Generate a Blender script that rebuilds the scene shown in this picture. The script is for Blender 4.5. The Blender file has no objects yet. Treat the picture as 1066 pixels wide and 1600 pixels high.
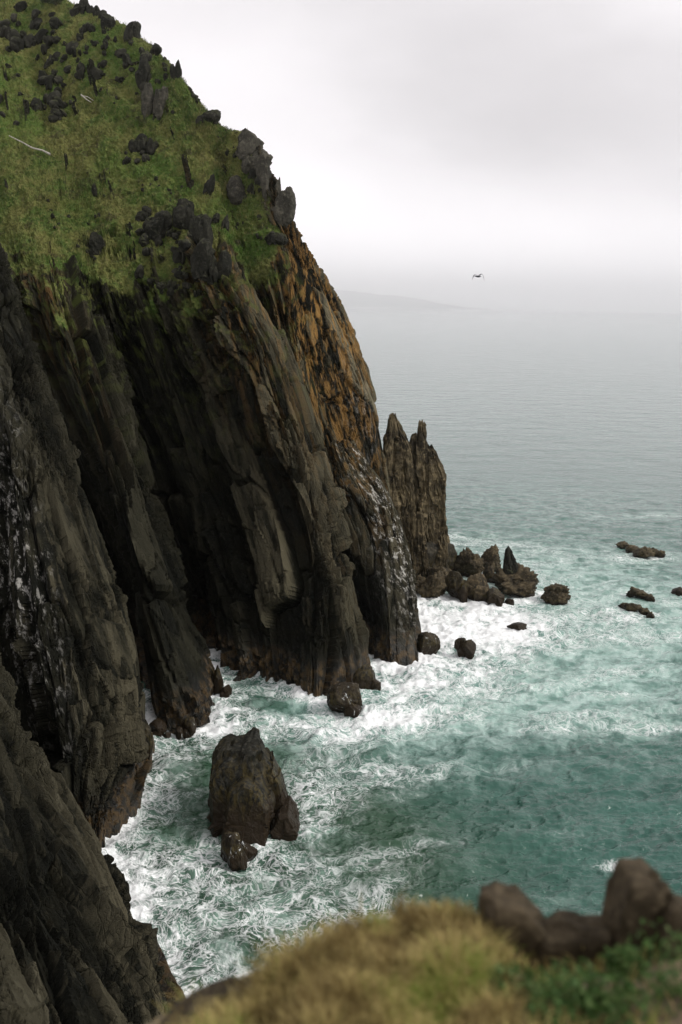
import bpy, bmesh, math, random
import numpy as np
from mathutils import Vector, Matrix
from mathutils.bvhtree import BVHTree

C = bpy.context.scene.collection
R = math.radians
rng = np.random.default_rng(7)
random.seed(7)

# ------------------------------------------------------------------ camera
H = 100.0                       # metres above the sea
FPX, CX, CY = 1700.0, 533.0, 800.0
PITCH, ROLL = R(10.72), R(0.98)
fwd = np.array([0, math.cos(PITCH), -math.sin(PITCH)])
hor = np.array([1.0, 0, 0])
up0 = np.cross(hor, fwd)
rgt = math.cos(ROLL) * hor + math.sin(ROLL) * up0
upv = -math.sin(ROLL) * hor + math.cos(ROLL) * up0
CAM = np.array([0, 0, H])
cd = bpy.data.cameras.new('camera')
cam = bpy.data.objects.new('camera', cd)
C.objects.link(cam)
m = Matrix.Identity(4)
for i in range(3):
    m[i][0], m[i][1], m[i][2], m[i][3] = rgt[i], upv[i], -fwd[i], CAM[i]
cam.matrix_world = m
cd.sensor_fit = 'VERTICAL'
cd.sensor_height = 36.0
cd.sensor_width = 24.0
cd.lens = FPX / 1600 * 36
cd.clip_start, cd.clip_end = 0.1, 300000
cd.dof.use_dof = True
cd.dof.focus_distance = 290
cd.dof.aperture_fstop = 2.1
sc = bpy.context.scene
sc.camera = cam

# ------------------------------------------------------------------ light
SUN_EL, SUN_AZ = R(42), R(104)         # azimuth clockwise from +Y (the view)
w = bpy.data.worlds.new('World')
sc.world = w
w.use_nodes = True
nt = w.node_tree
nt.nodes.clear()


class NB:
    """tiny helper for node trees"""
    def __init__(s, tree):
        s.t = tree

    def n(s, typ, ins=None, **props):
        nd = s.t.nodes.new(typ)
        for k, v in props.items():
            setattr(nd, k, v)
        for k, v in (ins or {}).items():
            s.put(nd.inputs[k], v)
        return nd

    def put(s, sock, v):
        if isinstance(v, bpy.types.NodeSocket):
            s.t.links.new(v, sock)
        elif isinstance(v, bpy.types.Node):
            s.t.links.new(v.outputs[0], sock)
        else:
            if isinstance(v, tuple) and len(v) == 3 and sock.type == 'RGBA':
                v = (*v, 1)
            sock.default_value = v

    def math(s, op, a, b=0.0, c=0.0, clamp=False):
        nd = s.t.nodes.new('ShaderNodeMath')
        nd.operation = op
        nd.use_clamp = clamp
        s.put(nd.inputs[0], a); s.put(nd.inputs[1], b); s.put(nd.inputs[2], c)
        return nd.outputs[0]

    def vmath(s, op, a, b=(0, 0, 0), out=0):
        nd = s.t.nodes.new('ShaderNodeVectorMath')
        nd.operation = op
        s.put(nd.inputs[0], a)
        if op == 'SCALE':
            s.put(nd.inputs['Scale'], b)
        else:
            s.put(nd.inputs[1], b)
        return nd.outputs[out]

    def ss(s, v, a, b, lo=0.0, hi=1.0):
        nd = s.t.nodes.new('ShaderNodeMapRange')
        nd.interpolation_type = 'SMOOTHSTEP'
        for i, x in enumerate((v, a, b, lo, hi)):
            s.put(nd.inputs[i], x)
        return nd.outputs[0]

    def mix(s, f, a, b, mode='MIX'):
        nd = s.t.nodes.new('ShaderNodeMix')
        nd.data_type = 'RGBA'
        nd.blend_type = mode
        s.put(nd.inputs[0], f); s.put(nd.inputs[6], a); s.put(nd.inputs[7], b)
        return nd.outputs[2]

    def noise(s, vec, scale, detail=4.0, rough=0.55, dist=0.0, ridged=False):
        nd = s.t.nodes.new('ShaderNodeTexNoise')
        if ridged:
            nd.noise_type = 'RIDGED_MULTIFRACTAL'
        s.put(nd.inputs['Vector'], vec)
        nd.inputs['Scale'].default_value = scale
        nd.inputs['Detail'].default_value = detail
        nd.inputs['Roughness'].default_value = rough
        nd.inputs['Distortion'].default_value = dist
        return nd.outputs[0]

    def attr(s, name, out=2):
        nd = s.t.nodes.new('ShaderNodeAttribute')
        nd.attribute_name = name
        return nd.outputs[out]


b = NB(nt)
sky = b.n('ShaderNodeTexSky', sky_type='NISHITA', sun_disc=False, sun_elevation=SUN_EL, sun_rotation=SUN_AZ)
tc = b.n('ShaderNodeTexCoord').outputs['Generated']
dirn = b.vmath('NORMALIZE', tc)


def pix_dir(px, py):
    d = fwd + (px - CX) / FPX * rgt - (py - CY) / FPX * upv
    return d / np.linalg.norm(d)


cv = b.vmath('MULTIPLY', dirn, (1.0, 1.0, 2.6))
wob = b.n('ShaderNodeTexNoise', {'Vector': cv, 'Scale': 2.2, 'Detail': 4.0, 'Roughness': .5})
cv2 = b.vmath('ADD', cv, b.vmath('SCALE', wob.outputs['Color'], 0.35))
n1 = b.noise(cv2, 2.4, 5, .5)
n2 = b.noise(cv2, 7.0, 4, .5)
base = b.ss(n1, .32, .68, 0.0, 1.0)
shade = b.math('ADD', b.math('MULTIPLY', base, .12), b.math('MULTIPLY', n2, .10))
val = b.math('ADD', shade, .92)


def bank(px, py, r, amt):
    """a darker or paler cloud bank round a direction in the sky"""
    global val
    d = pix_dir(px, py)
    dv = b.vmath('SUBTRACT', dirn, tuple(d))
    dv = b.vmath('MULTIPLY', dv, (1.0, 1.0, 2.0))
    dv = b.vmath('ADD', dv, b.vmath('SCALE', b.vmath('SUBTRACT', wob.outputs['Color'], (.5, .5, .5)), .55))
    L = b.vmath('LENGTH', dv, out=1)
    val = b.math('ADD', val, b.ss(L, r * .25, r, amt, 0.0))


bank(1010, 240, .36, -.21)
bank(800, 110, .30, -.10)
bank(1100, 60, .25, .08)
bank(1080, 360, .22, -.05)
bank(560, 330, .40, .03)
bank(850, 360, .18, .06)
elv = b.n('ShaderNodeSeparateXYZ', {0: dirn}).outputs[2]
val = b.math('ADD', val, b.ss(b.math('ABSOLUTE', elv), .16, .0, 0.0, .66))
cloud = b.n('ShaderNodeCombineColor', {0: val, 1: b.math('MULTIPLY', val, .966), 2: b.math('MULTIPLY', val, .986)})
cloud = b.vmath('SCALE', cloud.outputs[0], 1 / .1)
mixed = b.mix(.985, sky.outputs[0], cloud)
bg = b.n('ShaderNodeBackground', {'Color': mixed, 'Strength': .1})
b.n('ShaderNodeOutputWorld', {'Surface': bg})

ld = bpy.data.lights.new('sun', 'SUN')
ld.energy = 2.4
ld.angle = R(14)
ld.color = (1.0, .97, .91)
so = bpy.data.objects.new('sun', ld)
C.objects.link(so)
sd = Vector((math.sin(SUN_AZ) * math.cos(SUN_EL), math.cos(SUN_AZ) * math.cos(SUN_EL), math.sin(SUN_EL)))
so.rotation_euler = sd.to_track_quat('Z', 'Y').to_euler()
so.location = (60, -20, 220)
sc.view_settings.view_transform = 'Standard'
sc.view_settings.look = 'None'
sc.view_settings.exposure = 0.0
sc.view_settings.gamma = 1.0
sc.cycles.use_denoising = True
sc.cycles.max_bounces = 9
sc.cycles.diffuse_bounces = 2
sc.cycles.volume_bounces = 8
sc.cycles.transparent_max_bounces = 4

# ------------------------------------------------------------------ noise in numpy


def h32(*ints):
    x = np.zeros(np.broadcast(*ints).shape, np.uint32) if len(ints) > 1 else np.zeros_like(ints[0], np.uint32)
    for i, k in enumerate(ints):
        x = (x ^ (np.asarray(k).astype(np.int64) & 0xffffffff).astype(np.uint32)) * np.uint32(0x9E3779B1 + 2 * i * 0x1234567 & 0xffffffff)
        x ^= x >> np.uint32(15)
        x = x * np.uint32(0x85EBCA6B)
        x ^= x >> np.uint32(13)
    return x


def rnd(*ints):
    return h32(*ints).astype(np.float64) / 4294967296.0


def vnoise(p, seed=0):
    """value noise -1..1, p (...,3)"""
    i = np.floor(p).astype(np.int64)
    f = p - i
    f = f * f * f * (f * (f * 6 - 15) + 10)
    out = 0
    for dx in (0, 1):
        wx = f[..., 0] if dx else 1 - f[..., 0]
        for dy in (0, 1):
            wy = f[..., 1] if dy else 1 - f[..., 1]
            for dz in (0, 1):
                wz = f[..., 2] if dz else 1 - f[..., 2]
                out = out + wx * wy * wz * rnd(i[..., 0] + dx, i[..., 1] + dy, i[..., 2] + dz, np.int64(seed))
    return out * 2 - 1


def fbm(p, octv=4, seed=0, gain=.5):
    a, s, t = 1.0, 0, 0
    for o in range(octv):
        s = s + a * vnoise(p, seed + o * 17)
        t += a
        a *= gain
        p = p * 2.03 + 11.3
    return s / t * 1.6


def st3(s, t):
    return np.stack([s, t, np.zeros_like(s)], -1)


def plates(s, t, ls, lt, seed, tilt=1.0):
    """stretched cells: returns step height -1..1, gap to the cell border, random per cell"""
    x, y = s / ls, t / lt
    ix, iy = np.floor(x).astype(np.int64), np.floor(y).astype(np.int64)
    f1 = np.full(x.shape, 9.0); f2 = f1.copy()
    rid = np.zeros(x.shape); hx = np.zeros(x.shape)
    for dx in (-1, 0, 1):
        for dy in (-1, 0, 1):
            cx, cy = ix + dx, iy + dy
            jx = cx + .1 + .8 * rnd(cx, cy, np.int64(seed))
            jy = cy + .1 + .8 * rnd(cx, cy, np.int64(seed + 1))
            r = rnd(cx, cy, np.int64(seed + 2))
            d = np.maximum(np.abs(x - jx), np.abs(y - jy) * .9) + .35 * np.hypot(x - jx, y - jy)
            gx = (rnd(cx, cy, np.int64(seed + 3)) - .5) * 1.6
            gy = (rnd(cx, cy, np.int64(seed + 4)) - .5) * 1.2
            hh = (r * 2 - 1) + tilt * ((x - jx) * gx + (y - jy) * gy)
            near = d < f1
            f2 = np.where(near, f1, np.minimum(f2, d))
            rid = np.where(near, r, rid); hx = np.where(near, hh, hx)
            f1 = np.where(near, d, f1)
    return hx, f2 - f1, rid


def sstep(x, a, c):
    f = np.clip((x - a) / (c - a), 0, 1)
    return f * f * (3 - 2 * f)


def facets(p, seed, tilt=1.0):
    """3-D cells: a step and a tilt per cell, -1..1"""
    i = np.floor(p).astype(np.int64)
    best = np.full(p.shape[:-1], 9.0)
    out = np.zeros(p.shape[:-1])
    for dx in (-1, 0, 1):
        for dy in (-1, 0, 1):
            for dz in (-1, 0, 1):
                c = i + np.array([dx, dy, dz])
                q = [rnd(c[..., 0], c[..., 1], c[..., 2], np.int64(seed + k)) for k in range(7)]
                d = p - (c + np.stack(q[:3], -1))
                L = np.abs(d).max(-1) + .3 * np.linalg.norm(d, axis=-1)
                hgt = q[3] * 2 - 1 + tilt * (d[..., 0] * (q[4] - .5) + d[..., 1] * (q[5] - .5) + d[..., 2] * (q[6] - .5)) * 2
                near = L < best
                out = np.where(near, hgt, out)
                best = np.where(near, L, best)
    return out


# ------------------------------------------------------------------ pixels to places


def ray(px, py):
    return fwd + (px - CX) / FPX * rgt - (py - CY) / FPX * upv


def at(px, py, Y):
    d = ray(px, py)
    return CAM + d * (Y / d[1])


def W(px, py, z=0.0):
    d = ray(px, py)
    return CAM + d * ((z - H) / d[2])


def mper(p):
    """metres per photo pixel at a point"""
    return float(np.dot(np.asarray(p) - CAM, fwd)) / FPX


# ------------------------------------------------------------------ objects


def tag(o, label=None, cat=None, group=None, kind=None):
    if label: o['label'] = label
    if cat: o['category'] = cat
    if group: o['group'] = group
    if kind: o['kind'] = kind
    return o


def link(name, me, parent=None, loc=None):
    o = bpy.data.objects.new(name, me)
    C.objects.link(o)
    if parent: o.parent = parent
    if loc is not None: o.location = tuple(float(v) for v in loc)
    return o


def mesh_np(name, V, F, mat, attrs=None, smooth=False):
    me = bpy.data.meshes.new(name)
    V = np.ascontiguousarray(V, np.float32).reshape(-1, 3)
    F = np.ascontiguousarray(F, np.int32)
    k = F.shape[1]
    me.vertices.add(len(V)); me.vertices.foreach_set('co', V.ravel())
    me.loops.add(F.size); me.loops.foreach_set('vertex_index', F.ravel())
    me.polygons.add(len(F))
    me.polygons.foreach_set('loop_start', np.arange(0, F.size, k, dtype=np.int32))
    me.polygons.foreach_set('use_smooth', np.full(len(F), smooth))
    for nm, a in (attrs or {}).items():
        a = np.ascontiguousarray(a, np.float32)
        if a.size == len(V):
            me.attributes.new(nm, 'FLOAT', 'POINT').data.foreach_set('value', a.ravel())
        else:
            me.attributes.new(nm, 'FLOAT_VECTOR', 'POINT').data.foreach_set('vector', a.ravel())
    me.update(calc_edges=True)
    me.validate()
    me.materials.append(mat)
    return me


def grid_faces(nv, nu, flip=False):
    i = np.arange(nv * nu).reshape(nv, nu)
    q = np.stack([i[:-1, :-1], i[:-1, 1:], i[1:, 1:], i[1:, :-1]], -1).reshape(-1, 4)
    return q[:, ::-1] if flip else q


# ------------------------------------------------------------------ materials


def new_mat(name):
    mt = bpy.data.materials.new(name)
    mt.use_nodes = True
    mt.node_tree.nodes.clear()
    return mt, NB(mt.node_tree)


def finish(b, col, rough, bump=None, bstr=.4, bdist=.1, spec=.4, extra=None):
    ins = {'Base Color': col, 'Roughness': rough, 'Specular IOR Level': spec}
    if bump is not None:
        ins['Normal'] = b.n('ShaderNodeBump', {'Height': bump, 'Strength': bstr, 'Distance': bdist})
    ins.update(extra or {})
    p = b.n('ShaderNodeBsdfPrincipled', ins)
    b.n('ShaderNodeOutputMaterial', {'Surface': p})


def cliff_material():
    mt, b = new_mat('cliff_rock')
    st = b.attr('strata', 1)
    geo = b.n('ShaderNodeNewGeometry')
    pos = geo.outputs['Position']
    z = b.n('ShaderNodeSeparateXYZ', {0: pos}).outputs[2]
    xx = b.n('ShaderNodeSeparateXYZ', {0: pos}).outputs[0]
    bed = b.vmath('ADD', pos, b.n('ShaderNodeCombineXYZ', {0: b.math('MULTIPLY', z, .34), 1: b.math('MULTIPLY', z, b.ss(xx, -50.0, 5.0, -.54, -.20)), 2: 0.0}))
    shat = b.attr('shat')
    long_ = b.vmath('MULTIPLY', bed, (1.0, 1.0, .16))
    rid = b.attr('plate')
    streak = b.noise(long_, .55, 6, .62)
    fine = b.noise(b.vmath('MULTIPLY', bed, (1.0, 1.0, .35)), 1.6, 6, .65)
    blot = b.noise(st, .09, 4, .55)
    tone = b.math('ADD', b.math('MULTIPLY', rid, .66), b.math('ADD', b.math('MULTIPLY', streak, .42), b.math('MULTIPLY', blot, .36)))
    dark = b.mix(b.ss(blot, .4, .6), (.0044, .0047, .0032), (.0066, .0064, .0038))
    col = b.mix(b.ss(tone, .60, 1.0), dark, (.0150, .0148, .0094))
    col = b.mix(b.ss(tone, .94, 1.16), col, (.066, .062, .043))
    col = b.mix(b.math('MULTIPLY', b.ss(fine, .55, .72), .5), col, (.030, .029, .020))
    lit = b.attr('tan')  # paler tan painted into the rock faces that catch the light
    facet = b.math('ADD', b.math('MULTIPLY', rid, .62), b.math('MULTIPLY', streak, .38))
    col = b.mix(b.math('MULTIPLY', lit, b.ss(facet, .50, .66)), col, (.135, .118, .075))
    orange = b.math('MULTIPLY', b.attr('orange'), b.ss(b.noise(b.vmath('MULTIPLY', bed, (1.0, 1.0, .09)), .45, 6, .65), .46, .60))
    col = b.mix(orange, col, b.mix(fine, (.27, .125, .028), (.19, .135, .055)))
    # moss and thin grass hanging on the upper ledges
    moss = b.math('MULTIPLY', b.attr('moss'), b.ss(b.noise(st, .22, 5, .6), .5, .62))
    col = b.mix(moss, col, (.06, .072, .018))
    # bird lime
    gu = b.math('MULTIPLY', b.attr('guano'), b.ss(b.noise(b.vmath('MULTIPLY', bed, (1.0, 1.0, .45)), .55, 7, .75), .53, .61))
    col = b.mix(gu, col, (.62, .60, .55))
    # weed and wet band above the sea
    zz = b.math('ADD', z, b.math('MULTIPLY', b.noise(pos, .25, 4), -6.0))
    wet = b.ss(zz, 9.0, 1.0)
    weed = b.math('MULTIPLY', b.ss(zz, 6.5, 2.0), b.ss(b.noise(pos, .5, 5, .65), .42, .6))
    col = b.mix(wet, col, b.vmath('SCALE', col, .55))
    col = b.mix(weed, col, (.055, .034, .012))
    # grass
    gm = b.math('ADD', b.attr('grass'), b.math('MULTIPLY', b.math('SUBTRACT', b.noise(pos, .16, 5, .6), .5), .9))
    gmask = b.math('MULTIPLY', b.ss(gm, .45, .62), 1.0)
    g1 = b.noise(pos, .10, 5, .6)
    g2 = b.noise(pos, .75, 6, .75)
    g3 = b.noise(pos, .03, 3, .5)
    gcol = b.mix(b.ss(g1, .38, .62), (.058, .092, .021), (.112, .116, .036))
    gcol = b.mix(b.ss(g2, .48, .70), gcol, (.150, .138, .052))
    gcol = b.mix(b.ss(g2, .46, .30), gcol, (.016, .021, .007))
    gcol = b.mix(b.math('MULTIPLY', b.ss(g3, .5, .62), .5), gcol, (.041, .088, .014))
    soil = b.ss(b.noise(pos, .13, 6, .7), .55, .64)
    gcol = b.mix(b.math('MULTIPLY', soil, .7), gcol, (.034, .029, .016))
    col = b.mix(gmask, col, gcol)
    rough = b.math('SUBTRACT', .82, b.math('MULTIPLY', wet, .42))
    cw = b.vmath('ADD', b.vmath('MULTIPLY', bed, (.42, .42, .13)), b.vmath('SCALE', b.n('ShaderNodeTexNoise', {'Vector': pos, 'Scale': .5, 'Detail': 3.0}).outputs['Color'], .5))
    crk = b.n('ShaderNodeTexVoronoi', {'Vector': cw, 'Scale': 1.0}, feature='DISTANCE_TO_EDGE').outputs[0]
    crk2 = b.n('ShaderNodeTexVoronoi', {'Vector': cw, 'Scale': 2.7}, feature='DISTANCE_TO_EDGE').outputs[0]
    slab = b.n('ShaderNodeTexVoronoi', {'Vector': cw, 'Scale': 2.7}).outputs['Color']
    slab = b.n('ShaderNodeSeparateColor', {0: slab}).outputs[0]
    bump = b.math('ADD', b.math('MULTIPLY', fine, b.math('ADD', .25, b.math('MULTIPLY', shat, .5))), b.math('ADD', b.math('MULTIPLY', streak, .25), b.math('MULTIPLY', b.noise(pos, 1.4, 5, .7), .7)))
    bump = b.math('ADD', bump, b.math('ADD', b.math('MULTIPLY', b.ss(crk, 0.0, .06), b.math('ADD', .22, b.math('MULTIPLY', shat, .5))), b.math('ADD', b.math('MULTIPLY', b.math('MULTIPLY', shat, b.ss(crk2, 0.0, .08)), .4), b.math('MULTIPLY', b.math('MULTIPLY', shat, slab), .6))))
    finish(b, col, rough, bump, .75, .6, b.math('ADD', .06, b.math('MULTIPLY', wet, .2)))
    return mt


def rock_material(name, dark, mid, pale, weed=0.0, wash=0.0, scale=1.0, bumpd=.4, moss=0.0):
    mt, b = new_mat(name)
    geo = b.n('ShaderNodeNewGeometry')
    pos = geo.outputs['Position']
    tco = b.n('ShaderNodeTexCoord').outputs['Object']
    nz = b.n('ShaderNodeSeparateXYZ', {0: geo.outputs['Normal']}).outputs[2]
    z = b.n('ShaderNodeSeparateXYZ', {0: pos}).outputs[2]
    info = b.n('ShaderNodeObjectInfo').outputs['Random']
    v = b.vmath('ADD', tco, b.n('ShaderNodeCombineXYZ', {0: b.math('MULTIPLY', info, 57.0)}))
    a = b.noise(v, .35 * scale, 5, .6)
    f = b.noise(v, 2.0 * scale, 6, .68, .4)
    col = b.mix(b.ss(a, .38, .62), dark, mid)
    col = b.mix(b.math('MULTIPLY', b.ss(f, .5, .68), .7), col, pale)
    col = b.mix(b.math('MULTIPLY', b.ss(f, .48, .34), .6), col, tuple(c * .5 for c in dark))
    col = b.mix(b.math('MULTIPLY', info, .35), col, b.vmath('SCALE', col, .6))
    rough = .8
    if weed:
        zz = b.math('ADD', z, b.math('MULTIPLY', b.noise(pos, .3, 4), -weed * .7))
        wet = b.ss(zz, weed, weed * .2)
        tuft = b.ss(b.noise(b.vmath('MULTIPLY', pos, (1, 1, .45)), 1.1, 6, .7), .42, .6)
        col = b.mix(wet, col, b.vmath('SCALE', col, .6))
        col = b.mix(b.math('MULTIPLY', wet, b.math('MULTIPLY', tuft, .8)), col, (.062, .047, .016))
        col = b.mix(b.ss(zz, weed * .3, 0.0), col, (.018, .012, .006))
        rough = b.math('SUBTRACT', .75, b.math('MULTIPLY', wet, .4))
    if wash:
        zz = b.math('ADD', z, b.math('MULTIPLY', b.noise(pos, .6, 4), -wash * .8))
        st = b.noise(b.vmath('MULTIPLY', pos, (1.4, 1.4, .12)), 1.0, 6, .7, .5)
        lim = b.math('MULTIPLY', b.ss(zz, wash, wash * .25), b.ss(st, .60, .68))
        col = b.mix(lim, col, (.72, .75, .75))
    if moss:
        mm = b.math('MULTIPLY', b.ss(nz, .35, .85), b.ss(b.noise(pos, .5 * scale, 5), .42, .6))
        col = b.mix(b.math('MULTIPLY', mm, moss), col, (.07, .08, .022))
    bump = b.math('ADD', b.math('MULTIPLY', f, 1.0), b.math('MULTIPLY', a, 1.2))
    finish(b, col, rough, bump, .8, bumpd, .12)
    return mt


def plain_mat(name, col, rough=.8, var=None, scale=5.0, bump=0.0):
    mt, b = new_mat(name)
    pos = b.n('ShaderNodeNewGeometry').outputs['Position']
    n = b.noise(pos, scale, 5, .6)
    c = b.mix(b.ss(n, .4, .62), col, var or tuple(x * .6 for x in col))
    finish(b, c, rough, n if bump else None, .6, bump or .1, .3)
    return mt


def water_material():
    mt, b = new_mat('sea_water')
    pos = b.n('ShaderNodeNewGeometry').outputs['Position']
    flat = b.vmath('MULTIPLY', pos, (1, 1, 0))
    dens, aer, chan = b.attr('foam'), b.attr('aerated'), b.attr('channel')
    wv = b.n('ShaderNodeTexNoise', {'Vector': flat, 'Scale': .11, 'Detail': 1.6, 'Roughness': .5})
    w2 = b.n('ShaderNodeTexNoise', {'Vector': flat, 'Scale': .45, 'Detail': 3.0, 'Roughness': .55})
    q = b.vmath('ADD', flat, b.vmath('SCALE', b.vmath('SUBTRACT', wv.outputs['Color'], (.5, .5, .5)), 11.0))
    q = b.vmath('ADD', q, b.vmath('SCALE', b.vmath('SUBTRACT', w2.outputs['Color'], (.5, .5, .5)), .9))

    def web(scale, wd, det=2.0):
        n = b.noise(q, scale, det, .5)
        return b.ss(b.math('ABSOLUTE', b.math('SUBTRACT', n, .5)), wd, 0.0)

    froth = b.noise(q, .16, 7, .66)
    fine = b.noise(q, 1.6, 5, .7)
    patch = b.noise(flat, .045, 4, .6)
    d2 = b.math('ADD', dens, b.math('MULTIPLY', b.math('SUBTRACT', patch, .5), b.math('MULTIPLY', b.ss(dens, .02, .25), .9)))
    lace = b.math('MAXIMUM', b.math('MULTIPLY', web(.12, .024), 1.0), b.math('MULTIPLY', web(.32, .042, 3), .95))
    lace = b.math('MAXIMUM', lace, b.math('MULTIPLY', web(.85, .065, 4), .7))
    lace = b.math('MULTIPLY', lace, b.ss(fine, .25, .60, .25, 1.0))
    clear = b.noise(b.vmath('MULTIPLY', q, (.7, 1.0, 1.0)), .075, 4, .6)
    lace = b.math('MULTIPLY', lace, b.ss(b.math('ADD', clear, b.math('MULTIPLY', dens, .26)), .46, .66, .05, 1.0))
    lace = b.math('MULTIPLY', lace, b.ss(b.math('ADD', d2, b.math('MULTIPLY', b.math('SUBTRACT', froth, .5), 1.1)), .12, .68))
    solid = b.ss(b.math('ADD', b.math('ADD', froth, b.math('MULTIPLY', fine, .35)), b.math('MULTIPLY', d2, .66)), 1.12, 1.46)
    foam = b.math('MINIMUM', b.math('ADD', b.math('MULTIPLY', lace, .95), solid), 1.0)
    foam = b.math('MULTIPLY', foam, b.ss(dens, 0.0, .10))
    # open-water colour
    deep = b.mix(b.ss(patch, .35, .65), (.020, .070, .054), (.030, .092, .072))
    deep = b.mix(chan, deep, (.020, .052, .028))
    milky = b.mix(b.ss(froth, .35, .65), (.125, .23, .195), (.34, .465, .425))
    col = b.mix(b.math('MULTIPLY', aer, b.ss(b.math('ADD', froth, b.math('MULTIPLY', aer, .40)), .42, .90)), deep, milky)
    film = b.math('MULTIPLY', b.ss(b.math('ADD', froth, b.math('MULTIPLY', clear, .4)), .58, .92), b.ss(dens, .12, .6))
    col = b.mix(b.math('MULTIPLY', film, .55), col, (.17, .28, .215))
    col = b.mix(b.math('MULTIPLY', foam, .95), col, (.80, .81, .81))
    rough = b.math('ADD', b.ss(b.vmath('LENGTH', flat, out=1), 150.0, 1000.0, .14, .05), b.math('MULTIPLY', foam, .6))
    far = b.ss(b.vmath('LENGTH', flat, out=1), 150.0, 1000.0)
    rp = b.vmath('MULTIPLY', flat, (.55, 1.0, 1.0))
    r1 = b.noise(rp, .22, 4, .55, .3)
    r2 = b.noise(rp, .8, 4, .6, .4)
    bump = b.math('ADD', b.math('MULTIPLY', r1, 1.6), b.math('MULTIPLY', r2, .55))
    swell = b.math('MULTIPLY', b.noise(b.vmath('MULTIPLY', q, (.6, 1.0, 1.0)), .035, 6, .62), b.math('MULTIPLY', far, 4.5))
    bump = b.math('ADD', b.math('MULTIPLY', bump, b.math('SUBTRACT', 1.0, b.math('MULTIPLY', far, .86))), b.math('ADD', swell, b.math('MULTIPLY', foam, .18)))
    finish(b, col, rough, bump, 1.0, .6, .5, {'IOR': 1.33})
    return mt


MAT = {}
MAT['cliff'] = cliff_material()
MAT['water'] = water_material()
MAT['searock'] = rock_material('wet_sea_rock', (.013, .012, .009), (.032, .028, .019), (.11, .095, .07), weed=9.0, scale=.7)
MAT['stack'] = rock_material('stack_rock', (.0065, .007, .005), (.0145, .0145, .011), (.070, .067, .055), weed=13.0, scale=.5, bumpd=.5)
MAT['reef'] = rock_material('barnacle_rock', (.026, .021, .013), (.085, .066, .038), (.17, .135, .08), weed=2.0, scale=.8, bumpd=.7)
MAT['washed'] = rock_material('wave_washed_rock', (.013, .010, .0065), (.030, .023, .014), (.07, .055, .04), weed=6.0, wash=6.0, scale=.8)
MAT['tan'] = rock_material('tan_boulder', (.028, .023, .015), (.095, .073, .042), (.25, .19, .11), weed=3.0, scale=.5)
MAT['pinnacle'] = rock_material('pinnacle_rock', (.026, .021, .012), (.105, .082, .045), (.23, .18, .105), weed=4.0, scale=.25, bumpd=.6)
MAT['slope'] = rock_material('slope_rock', (.0085, .009, .0060), (.020, .0195, .014), (.058, .055, .042), scale=.6, bumpd=.3, moss=.35)
MAT['slopepale'] = rock_material('pale_slope_rock', (.024, .023, .017), (.055, .051, .039), (.11, .10, .078), scale=.5, bumpd=.35, moss=.15)
MAT['near'] = rock_material('ledge_rock', (.034, .026, .015), (.066, .050, .030), (.115, .09, .056), scale=14.0, bumpd=.008)


# ------------------------------------------------------------------ lofted cliffs


def hermite(P, x, xi):
    """P (N, ...) at x (N) -> at xi, cubic with damped tangents"""
    N = len(x)
    T = np.zeros_like(P)
    dx = np.diff(x)
    sl = np.diff(P, axis=0) / dx.reshape(-1, *([1] * (P.ndim - 1)))
    T[1:-1] = .5 * (sl[1:] + sl[:-1]) * .8
    T[0], T[-1] = sl[0], sl[-1]
    k = np.clip(np.searchsorted(x, xi, side='right') - 1, 0, N - 2)
    h = dx[k]
    u = (xi - x[k]) / h
    sh = (-1, *([1] * (P.ndim - 1)))
    u, h = u.reshape(sh), h.reshape(sh)
    return ((2 * u**3 - 3 * u**2 + 1) * P[k] + (u**3 - 2 * u**2 + u) * h * T[k]
            + (-2 * u**3 + 3 * u**2) * P[k + 1] + (u**3 - u**2) * h * T[k + 1])


def linear(P, x, xi):
    k = np.clip(np.searchsorted(x, xi, side='right') - 1, 0, len(x) - 2)
    u = ((xi - x[k]) / (x[k + 1] - x[k])).reshape(-1, *([1] * (P.ndim - 1)))
    return P[k] * (1 - u) + P[k + 1] * u


CHAN = ('grass', 'orange', 'guano', 'tan', 'moss')


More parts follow.
